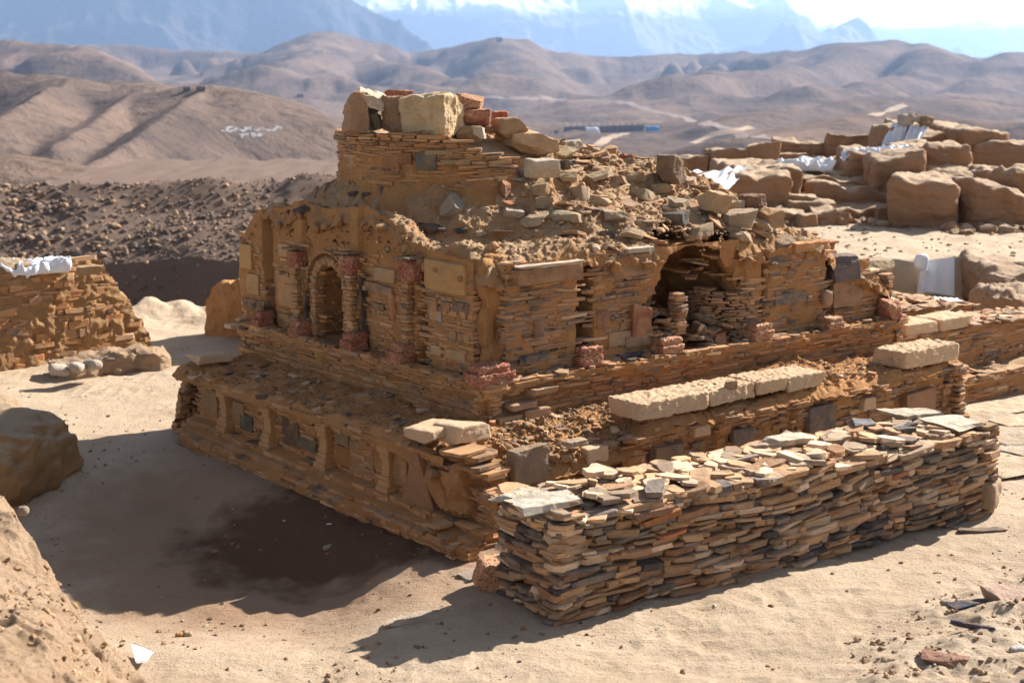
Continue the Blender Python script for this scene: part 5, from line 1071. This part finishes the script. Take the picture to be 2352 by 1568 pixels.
q = Pz(240, 826, .18); o = block('flat_stone', q, (.3, .2, .04), (0, 0, .3), 'rock', None, col=(.16, .16, .17), n=8, r=.3, warp=.1, amp=.02, seed=9); props(o, 'small dark flat stone on the low kerb', 'stone')
q = PY(520, 742, 21.5)
mudwall('wall_stub', 'broken mud wall stub behind the left end of the stupa', 'wall', [(-4.62, 21.6, .42), (-4.4, 21.4, .70), (-4.1, 21.1, .78), (-3.75, 20.8, 1.02), (-3.3, 20.4, 1.15), (-2.6, 19.8, 1.2)], .4, 44, amp=.05)
def bankmesh(name, label, cat, pts, x0, x1, y0, y1, mat, seed, floor=-.7, cell=.018, amp=.04):
    f = rbf(pts, .1); nx_, ny_ = int((x1-x0)/cell), int((y1-y0)/cell); X, Y = np.meshgrid(np.linspace(x0, x1, nx_), np.linspace(y0, y1, ny_), indexing='ij')
    Z = f(X, Y)+amp*fbm(X*1.8, Y*1.8, 0, 4, seed)+amp*.6*fbm(X*5, Y*5, 0, 5, seed+1, ridge=True)+.006*fbm(X*30, Y*30, 0, 2, seed+2)
    Z = np.maximum(Z, floor); o = mesh(name, np.stack([X, Y, Z], -1).reshape(-1, 3), [gridF(nx_, ny_, Z > floor-1)], M[mat], smooth=True); props(o, label, cat)
    return f
E = np.array([Pz(a, b, z) for a, b, z in ((-900, 1130, 1.2), (-300, 1125, 1.2), (0, 1142, 1.15), (55, 1156, 1.15), (88, 1200, 1.1), (96, 1310, .85), (140, 1350, .78), (205, 1410, .66), (270, 1462, .5), (325, 1512, .36), (372, 1580, .28), (420, 1700, .15))])
PL = rbf([tuple(q) for q in E]+[(-4.5, 6.5, 1.45), (-3.2, 6.5, 1.2), (-2.5, 7.2, 1.0), (-2.2, 6, .9), (-1.6, 6.2, .45), (-3, 5, 1.1), (-3.4, 8.0, 1.22)], .1)
CR = np.array([Pz(a, b, .62)[:2] for a, b in ((95, 1545), (135, 1505), (185, 1490), (240, 1500), (300, 1478), (318, 1500))])
def inpoly(x, y, A):
    ins = np.zeros(np.shape(x), bool); n = len(A)
    for i in range(n):
        a, b = A[i], A[(i+1) % n]; ins ^= ((a[1] > y) != (b[1] > y)) & (x < (b[0]-a[0])*(y-a[1])/(b[1]-a[1]+1e-12)+a[0])
    return ins
def plD(x, y, A):
    best = np.full(np.shape(x), 1e9); sg_ = np.ones(np.shape(x))
    for a, b in zip(A[:-1], A[1:]):
        d = b[:2]-a[:2]; t = np.clip(((x-a[0])*d[0]+(y-a[1])*d[1])/(d@d), 0, 1); r = np.hypot(x-a[0]-t*d[0], y-a[1]-t*d[1]); cr = d[0]*(y-a[1])-d[1]*(x-a[0])
        m_ = r < best; best = np.where(m_, r, best); sg_ = np.where(m_, np.sign(cr), sg_)
    return best, sg_
def nbf(x, y):
    r, g_ = plD(x, y, E); out = r*g_+.10*fbm(x*3.2, y*3.2, 0, 4, 411)+.05
    z = PL(x, y)+.03*fbm(x*2, y*2, 0, 4, 401)+.020*fbm(x*7, y*7, 0, 5, 402, ridge=True)+.006*fbm(x*30, y*30, 0, 2, 403)
    z = z+.05*np.floor(2*vn(x*2.3, y*2.3, 0, 405)+.5)*.5
    z = z-2.4*np.maximum(out, 0)*(1+.5*vn(x*6, y*6, 0, 404))-.10*sst(-.12, .02, out)
    rc, _ = plD(x, y, CR); z = z-.16*np.exp(-((rc+.03*vn(x*9, y*9, 0, 6))/.05)**2)*sst(-.6, -.05, out)*1.0
    return np.maximum(z, -.7)
X, Y = np.meshgrid(np.linspace(-5.4, -.7, 330), np.linspace(4.6, 10.2, 390), indexing='ij')
o = mesh('earth_bank', np.stack([X+.02*fbm(X*6, Y*6, 3, 3, 7), Y, nbf(X, Y)], -1).reshape(-1, 3), [gridF(330, 390)], M['bank'], smooth=True); props(o, 'pale pitted earth bank filling the near left corner', 'bank')
drape('cloth_scrap', 'white cloth scrap lying against the foot of the near left bank', 'cloth', [Pz(300, 1478, .03), Pz(352, 1498, .03), Pz(335, 1520, .03), Pz(312, 1522, .05)], 14, 14, .012, 9)
q = gz(Pz(1130, 1345, 0)); o = block('loose_block', q+[0.03, 0, .1], (.34, .28, .24), (.1, .15, .5), 'orange', None, col=(.45, .25, .14), n=16, r=.4, warp=.12, cuts=5, amp=.04, seed=12); props(o, 'rough orange stone on the sand by the near end of the dry wall', 'stone')
def gstone(name, label, cat, px, py, w, d, h, col, yaw=.3, mat='rock', seed=1, r=.3, cuts=4, tilt=(0, 0)):
    q = gz(Pz(px, py, .0 if not (px > 1950 and py > 1330) else .17)); o = block(name, q+[0, 0, h*.3], (w, d, h), (tilt[0], tilt[1], yaw), mat, None, col=col, n=10, r=r, warp=.12, cuts=cuts, amp=.03, seed=seed); return props(o, label, cat)
gstone('flat_stone', 'grey flat slab half buried beside the orange stone', 'stone', 1105, 1318, .34, .2, .03, (.30, .27, .23), .5, seed=3)
gstone('flat_stone', 'pale flat slab sunk in the sand left of the dry wall shadow tip', 'stone', 965, 1415, .5, .2, .015, (.42, .34, .26), .3, seed=4)
gstone('flat_stone', 'thin dark tipped slate lying right of the far end of the dry wall', 'slate', 2250, 1217, .42, .1, .03, (.20, .15, .11), .1, seed=5)
gstone('boulder', 'pinkish cracked rock at the right edge of the near corner', 'boulder', 2335, 1366, .40, .34, .11, (.44, .30, .23), .2, seed=6)
gstone('slate', 'folded dark blue slate lying on the near right bank', 'slate', 2230, 1372, .28, .12, .05, (.06, .07, .10), .2, seed=7)
gstone('slate', 'thin dark blue slate strip stuck in the near right bank', 'slate', 2235, 1450, .32, .04, .04, (.05, .055, .09), -.5, seed=8)
gstone('flat_stone', 'red brown flat stone in the near right bank', 'stone', 2165, 1515, .30, .16, .05, (.30, .15, .11), -.5, seed=9)
gstone('pebble', 'oval cream pebble near the red brown stone', 'pebble', 2040, 1492, .09, .07, .05, (.50, .38, .26), .2, seed=10, r=.98, cuts=0)
gstone('pebble', 'round grey pebble on the sand right of centre', 'pebble', 2173, 1362, .075, .06, .045, (.30, .25, .2), .2, seed=11, r=.98, cuts=0)
gstone('pebble', 'white oval pebble at the right edge of the near bank', 'pebble', 2335, 1500, .11, .08, .05, (.48, .45, .42), .2, seed=12, r=.98, cuts=0)
gstone('pebble', 'orange pebble lying in front of the stupa shadow, left of a pair', 'pebble', 410, 1428, .06, .05, .04, (.45, .22, .08), .2, seed=13, r=.98, cuts=0)
gstone('pebble', 'tan pebble lying in front of the stupa shadow, right of a pair', 'pebble', 428, 1426, .075, .06, .05, (.45, .32, .2), .2, seed=14, r=.98, cuts=0)
gstone('pebble', 'reddish pebble in the stupa shadow near its left foot', 'pebble', 490, 1205, .06, .05, .04, (.32, .16, .1), .2, seed=15, r=.98, cuts=0)
gstone('pebble', 'pale grey cobble in the moist dark patch of the shadow', 'pebble', 1112-360, 1282-55, .09, .07, .04, (.33, .29, .25), .2, seed=16, r=.9, cuts=2)
o = props(block('cigarette_butt', gz(Pz(756, 1196, 0))+[0, 0, .012], (.05, .012, .012), (0, 0, .4), 'cloth', None, n=4, r=.8, warp=0, amp=0), 'tiny white cigarette butt on the moist shaded ground', 'litter')
# gravel and pebbles over the site ground
m = 9000; yy = 8.3+np.abs(rg.normal(0, 1, m))*6.5; xx_ = yy*rg.uniform(-.4, .42, m); s = .006+.028*rg.random(m)**5
k = (yy < 24) & (rg.random(m) < .25+.75*sst(-.1, .5, fbm(xx_*1.1, yy*1.1, 0, 3, 68))); xx_, yy, s = xx_[k], yy[k], s[k]; m = len(s)
o = scatter('ground_gravel', np.stack([xx_, yy, G(xx_, yy)+s*.15], -1), np.stack([s*1.5, s*1.2, s*.8], -1), rg, np.array([(.42, .30, .19), (.26, .15, .09), (.14, .12, .11), (.5, .43, .34), (.34, .17, .09)])[rg.choice(5, m, p=[.35, .25, .12, .12, .16])], M['rock'])
props(o, 'gravel and small stone chips strewn over the sandy ground', 'gravel', kind='stuff')
m = 1300; xx_ = rg.uniform(2.2, 4.4, m); yy = rg.uniform(8.4, 10.6, m); k = (xx_-2.35)*.8-(yy-9.35)*.9 > -.1; xx_, yy = xx_[k], yy[k]; m = len(yy); s = .008+.035*rg.random(m)**4
o = scatter('bank_crumbs', np.stack([xx_, yy, G(xx_, yy)+s*.2], -1), np.stack([s*1.3, s, s*.8], -1), rg, np.array([(.46, .30, .19)])*rg.uniform(.5, 1.15, (m, 1)), M['rock']); props(o, 'earth crumbs covering the near right bank', 'earth', kind='stuff')
m = 5000; xx_ = rg.uniform(-4, -1, m); yy = rg.uniform(5.5, 9.6, m); zb = nbf(xx_, yy); k = zb > .1; xx_, yy, zb = xx_[k], yy[k], zb[k]; m = len(zb); s = .008+.04*rg.random(m)**5
zb = zb+.0
o = scatter('bank_gravel', np.stack([xx_, yy, zb], -1), np.stack([s*1.3, s, s*.8], -1), rg, np.array([(.52, .34, .2)])*rg.uniform(.5, 1.15, (m, 1)), M['rock']); props(o, 'crumbs and grit covering the near left bank', 'grit', kind='stuff')
q = Pz(53, 1172, 1.17); o = block('pebble', q, (.08, .07, .06), (0, 0, 0), 'rock', None, col=(.28, .22, .18), n=8, r=.98, warp=.05, amp=0, smooth=True); props(o, 'brown round pebble near the top of the left bank', 'pebble')
# paving slabs on the right
pv = [(2260, 930, .8, .5), (2330, 925, .6, .5), (2270, 960, .9, .5), (2345, 965, .7, .5), (2265, 1000, .7, .45), (2330, 1010, .8, .5), (2260, 1045, .5, .4), (2320, 1060, .9, .6), (2380, 1030, .6, .6), (2300, 940, .5, .3)]
for k, (px, py, w, d) in enumerate(pv):
    q = gz(Pz(px, py, .02)); o = block('paving_slab', q+[0, 0, -.004], (w, d, .05), (.02*math.sin(k*3), .015*math.cos(k*2), .5+.15*math.sin(k*5)), 'rock', None, col=[(.54, .42, .29), (.50, .39, .27), (.44, .36, .27)][k % 3], n=18, r=.3, warp=.2, cuts=3, amp=.012, seed=k+500)
    props(o, 'cracked pale paving slab sunk in the ground right of the dry wall', 'paving slab', 'paving slabs on the right')

# ================================================================== RIGHT BACK RUINS
def mb(name, label, cat, px0, py0, px1, py1, Y, dep, seed, yaw=0., r=.5, warp=.08, amp=.025, mat='ruin', parent=None, n=46, drop=.4, tilt=(0, 0)):
    r = r*.42; amp = amp*1.2; warp = warp*1.6
    a, b = PY(px0, py1, Y), PY(px1, py0, Y); w = b[0]-a[0]; h = b[2]-a[2]+drop; c = np.array([(a[0]+b[0])/2, Y+dep/2, b[2]-h/2])
    P2, F2 = blockpts((w, dep, h), n=n, r=r, warp=warp, amp=amp, freq=5, seed=seed); V = P2@eul(tilt[0], tilt[1], yaw).T+c
    V = V+(.08*fbm(V[:, 0]*1.1, V[:, 1]*1.1, V[:, 2]*1.6, 5, seed, ridge=True)-.06)[:, None]*np.array([.5, .8, .55])
    fr = (V[:, 2]+.02*vn(V[:, 0]*1.2, V[:, 1], 0, seed))/.30; fr = fr-np.floor(fr); V[:, 1] += .035*np.exp(-((fr-.5)/.16)**2)*(V[:, 1] < Y+dep*.5); V[:, 2] += .05*vn(V[:, 0]*3, V[:, 1]*3, 0, seed+5)
    o = mesh(name, V, [F2], M[mat], parent, smooth=True)
    if parent is None: props(o, label, cat)
    return o
mb('mud_wall', 'short mud wall piece at the left end of the back enclosure', 'wall', 1572, 360, 1628, 392, 46, .8, 1, r=.3)
mb('mud_wall', 'small upright mud stub in the back enclosure', 'wall', 1622, 352, 1644, 390, 46.2, .7, 2, r=.4)
mb('mud_wall', 'paler block shaped mud wall section in the back enclosure', 'wall', 1634, 342, 1730, 386, 46, .9, 3, r=.25)
mb('mud_wall', 'square pale mud wall section beside a long dark wall', 'wall', 1724, 334, 1796, 384, 45.8, .9, 4, r=.25)
mb('mud_wall', 'low mud step in front of the long back wall', 'wall', 1796, 352, 1850, 382, 46.2, 1., 5, r=.3)
mb('mud_wall', 'long dark back wall left half, level topped', 'wall', 1790, 326, 1920, 376, 47.5, .9, 6, r=.2, yaw=-.02)
mb('mud_wall', 'long dark back wall right half, ragged topped', 'wall', 1905, 316, 2036, 374, 47, .9, 7, r=.25)
mb('mud_mound', 'broad flat topped mud platform behind the small steps', 'mound', 1690, 388, 1850, 500, 38.5, 6., 8, r=.5)
mb('mud_mound', 'left rounded lump in front of the broad mud platform', 'mound', 1660, 408, 1820, 500, 37, 2.5, 9, r=.8)
sp = thing('stepped_platform', 'mud platform with three long steps left of the deep dark cleft', 'ruin', PY(1960, 510, 37))
for k, (x0, y0, x1, y1, Y, dep) in enumerate([(1835, 392, 2010, 425, 40, 5), (1850, 414, 2070, 450, 39, 5), (1860, 432, 2078, 500, 38, 4), (1900, 378, 2000, 412, 41.5, 3)]): mb('step', None, None, x0, y0, x1, y1, Y, dep, 20+k, r=.3, parent=sp)
mb('rubble_apron', None, None, 1880, 478, 2070, 518, 36.6, 2.2, 29, r=.9, parent=sp)
st_ = thing('mud_steps', 'small flight of mud steps at the foot of the platform', 'steps', PY(1850, 520, 36))
for k, (x0, y0, x1, y1, Y, dep) in enumerate([(1770, 452, 1885, 480, 37.2, 1.6), (1800, 462, 1912, 494, 36.6, 1.4), (1735, 486, 1862, 512, 36., 1.4), (1870, 488, 1928, 520, 35.8, 1.2), (1835, 500, 1885, 520, 35.4, .9)]): mb('step', None, None, x0, y0, x1, y1, Y, dep, 40+k, r=.3, parent=st_, n=14)
mb('mud_wall', 'small mud stub right of the platform steps', 'wall', 2020, 484, 2092, 514, 36.4, 1., 11, r=.4)
mb('mud_pier', 'tall rounded mud pier with a sunlit top beside the dark cleft', 'pier', 2000, 362, 2128, 500, 38.2, 1.6, 12, r=.6, yaw=.15)
mb('mud_pier', 'mud ridge running back from the tall pier', 'pier', 1950, 356, 2090, 420, 40, 3., 13, r=.6)
mb('mud_mound', 'rounded mud hump between the pier and the tall back mound', 'mound', 2086, 334, 2215, 440, 39.5, 3.2, 14, r=.7, yaw=.2)
mb('mud_mound', 'lower mud hump in the shade of the tall back mound', 'mound', 2150, 392, 2262, 470, 38, 2.6, 15, r=.8)
mb('mud_mound', 'tall dark back mound crowned by loose stones', 'mound', 2100, 288, 2240, 440, 44, 5, 16, r=.5)
mb('mud_mound', 'long sloping shoulder of the tall back mound at the right edge', 'mound', 2190, 300, 2330, 450, 43, 5, 17, r=.7, tilt=(0, .15))
mb('mud_mound', 'far right end of the sloping back mound', 'mound', 2270, 336, 2500, 460, 42, 5, 18, r=.6)
mb('mud_mound', 'massive block of mud with a sharp left edge beside the dark cleft', 'mound', 2100, 416, 2250, 530, 35.2, 3.4, 19, r=.9, warp=.13, yaw=-.3)
mb('mud_mound', 'rough sunlit lump right of the massive mud block', 'mound', 2205, 428, 2345, 520, 35.6, 3.2, 21, r=.6, warp=.12, yaw=.1)
mb('mud_mound', 'ragged mud lumps at the right edge beside the massive block', 'mound', 2285, 396, 2480, 500, 36.5, 3, 50, r=.8, amp=.05)
mb('mud_mound', 'low crumbling mound at the right edge beside the trench', 'mound', 2285, 622, 2480, 720, 27.8, 2.6, 51, r=.9, amp=.03, drop=.8)
mb('mud_mound', 'heap of dark broken earth low at the right edge', 'mound', 2290, 690, 2460, 770, 24., 2., 52, r=.9, amp=.06)
mb('earth_mound', 'rounded mud mound at the left edge beside the stupa shadow', 'mound', -330, 985, 66, 1150, 13.0, 1.6, 77, yaw=-.15, r=1.9, warp=.08, amp=.04, mat='rubble', drop=.35)
# tarpaulins
drape('tarpaulin', 'left of two long white cloths hanging down the tall back mound', 'tarpaulin', [PY(2018, 350, 42.8), PY(2062, 352, 42.6), PY(2088, 280, 43.6), PY(2048, 282, 43.8)], 30, 30, .12, 3, fn=3)
drape('tarpaulin', 'right of two long white cloths hanging down the tall back mound', 'tarpaulin', [PY(2062, 354, 42.4), PY(2100, 356, 42.3), PY(2134, 290, 43.4), PY(2092, 288, 43.5)], 30, 30, .12, 5, fn=3)
mb('mud_mound', 'narrow mud buttress under the two hanging cloths', 'mound', 2030, 292, 2120, 380, 43.6, 2.5, 53, r=.5)
drape('tarpaulin', 'bright white cloth spread over the ground at the left of the back ruins', 'tarpaulin', [PY(1575, 428, 35.5), PY(1672, 432, 35.5), PY(1722, 384, 38.5), PY(1592, 392, 38.5)], 50, 40, .14, 7, fn=4)
crumple('tarpaulin', 'crumpled white cloth on top of the broad mud platform', 'tarpaulin', PY(1850, 382, 40.5), (1.5, 1.6, .22), 8, amp=.5)
crumple('tarpaulin', 'thin crumpled white cloth on the ridge behind the tall pier', 'tarpaulin', PY(1998, 358, 40.6), (1.7, .9, .2), 10, (0, -.05, .05), amp=.5)
drape('tarpaulin', 'grey white cloth hanging down the wall of the trench', 'tarpaulin', [PY(2112, 668, 29.4), PY(2192, 680, 29.4), PY(2192, 590, 29.75), PY(2118, 600, 29.75)], 40, 30, .03, 12, fn=2.5)
drape('tarpaulin', 'bright white cloth lying flat on the trench floor', 'tarpaulin', [PY(2110, 690, 27.2), PY(2215, 694, 27.2), PY(2205, 684, 28.4), PY(2120, 680, 28.4)], 30, 20, .03, 13)
q = PY(2116, 602, 29.6); P2, F2 = blockpts((.27, .24, .36), n=12, r=.98, warp=.05, amp=.03, seed=3); V_ = P2.copy(); k = V_[:, 2] < 0
tail, F3 = blockpts((.16, .12, .75), n=8, r=.6, warp=.03, amp=.03, seed=4)
bn = thing('cloth_bundle', 'knotted bulb of white cloth at the left corner of the trench sheet', 'cloth', q); mesh('knot', V_+q, [F2], M['cloth'], bn, smooth=True); mesh('tail', tail@eul(0, .12, 0).T+q+[0.03, 0, -.5], [F3], M['cloth'], bn, smooth=True)
for k, (px, y0, y1, Y, l) in enumerate([(1868, 356, 384, 43, 'left wooden stake standing on the back platform'), (1934, 344, 372, 43.5, 'right wooden stake standing on the back platform')]):
    a, b = PY(px, y1, Y), PY(px, y0, Y); props(block('stake', (a+b)/2, (.09, .09, b[2]-a[2]), (0, .04, 0), 'rock', None, col=(.34, .22, .13), n=5, r=.3, warp=.03, amp=.01), l, 'stake')
a, b = PY(1870, 374, 43), PY(1934, 364, 43.5); props(block('pole', (a+b)/2, (np.linalg.norm(b-a), .06, .06), (0, -.18, .3), 'rock', None, col=(.34, .22, .13), n=5, r=.3, warp=0, amp=0), 'thin pole propped between the two stakes', 'pole')
for k, (px, py, w, l) in enumerate([(2083, 274, .5, 'pale stone on the peak of the tall back mound, left of three'), (2104, 270, .45, 'pale stone on the peak of the tall back mound, middle of three'), (2124, 280, .5, 'brown stone on the peak of the tall back mound, right of three')]):
    props(block('stone', PY(px, py, 43.6), (w, w*.8, w*.6), (.2, .1, k), 'rock', None, col=[(.4, .35, .3), (.42, .36, .3), (.26, .17, .1)][k], n=10, r=.4, warp=.1, cuts=4, seed=k+80), l, 'stone')
m = 420; xx_ = rg.uniform(6.2, 14, m); yy = 34.2+1.6*rg.random(m)+(xx_ < 10.5)*1.6; s = .05+.30*rg.random(m)**3
o = scatter('fallen_mud', np.stack([xx_, yy, G(xx_, yy)+s*.1], -1), np.stack([s*1.5, s*1.1, s*.8], -1), rg, np.array([(.42, .28, .17)])*rg.uniform(.7, 1.1, (m, 1)), M['ruin']); props(o, 'crumbled mud lumps along the foot of the back ruins', 'rubble', kind='stuff')
m = 900; xx_ = rg.uniform(6.5, 14, m); yy = rg.uniform(22, 36, m); s = .02+.10*rg.random(m)**4
o = scatter('plaza_stones', np.stack([xx_, yy, G(xx_, yy)+s*.1], -1), np.stack([s*1.4, s*1.1, s*.7], -1), rg, np.array([(.36, .25, .16), (.2, .13, .09)])[rg.integers(0, 2, m)], M['rock']); props(o, 'scattered stones on the bare terrace in front of the back ruins', 'stones', kind='stuff')

# ================================================================== HAZE
def haze():
    hm = bpy.data.materials.new('haze'); hm.use_nodes = True; t = hm.node_tree; t.nodes.clear()
    out = t.nodes.new('ShaderNodeOutputMaterial'); v = t.nodes.new('ShaderNodeVolumePrincipled')
    v.inputs['Color'].default_value = (.43, .64, 1, 1); v.inputs['Density'].default_value = 5.6e-5; v.inputs['Anisotropy'].default_value = .35
    t.links.new(v.outputs[0], out.inputs['Volume'])
    x0, x1, y0, y1, z0, z1 = -14500, 14500, -400, 24500, -700, 1750
    V = [(x, y, z) for x in (x0, x1) for y in (y0, y1) for z in (z0, z1)]
    Fq = [(0, 1, 3, 2), (4, 6, 7, 5), (0, 4, 5, 1), (2, 3, 7, 6), (0, 2, 6, 4), (1, 5, 7, 3)]
    o = mesh('haze', V, [Fq], hm); props(o, 'pale blue air haze over the valley and mountains', 'haze', kind='stuff')
haze()
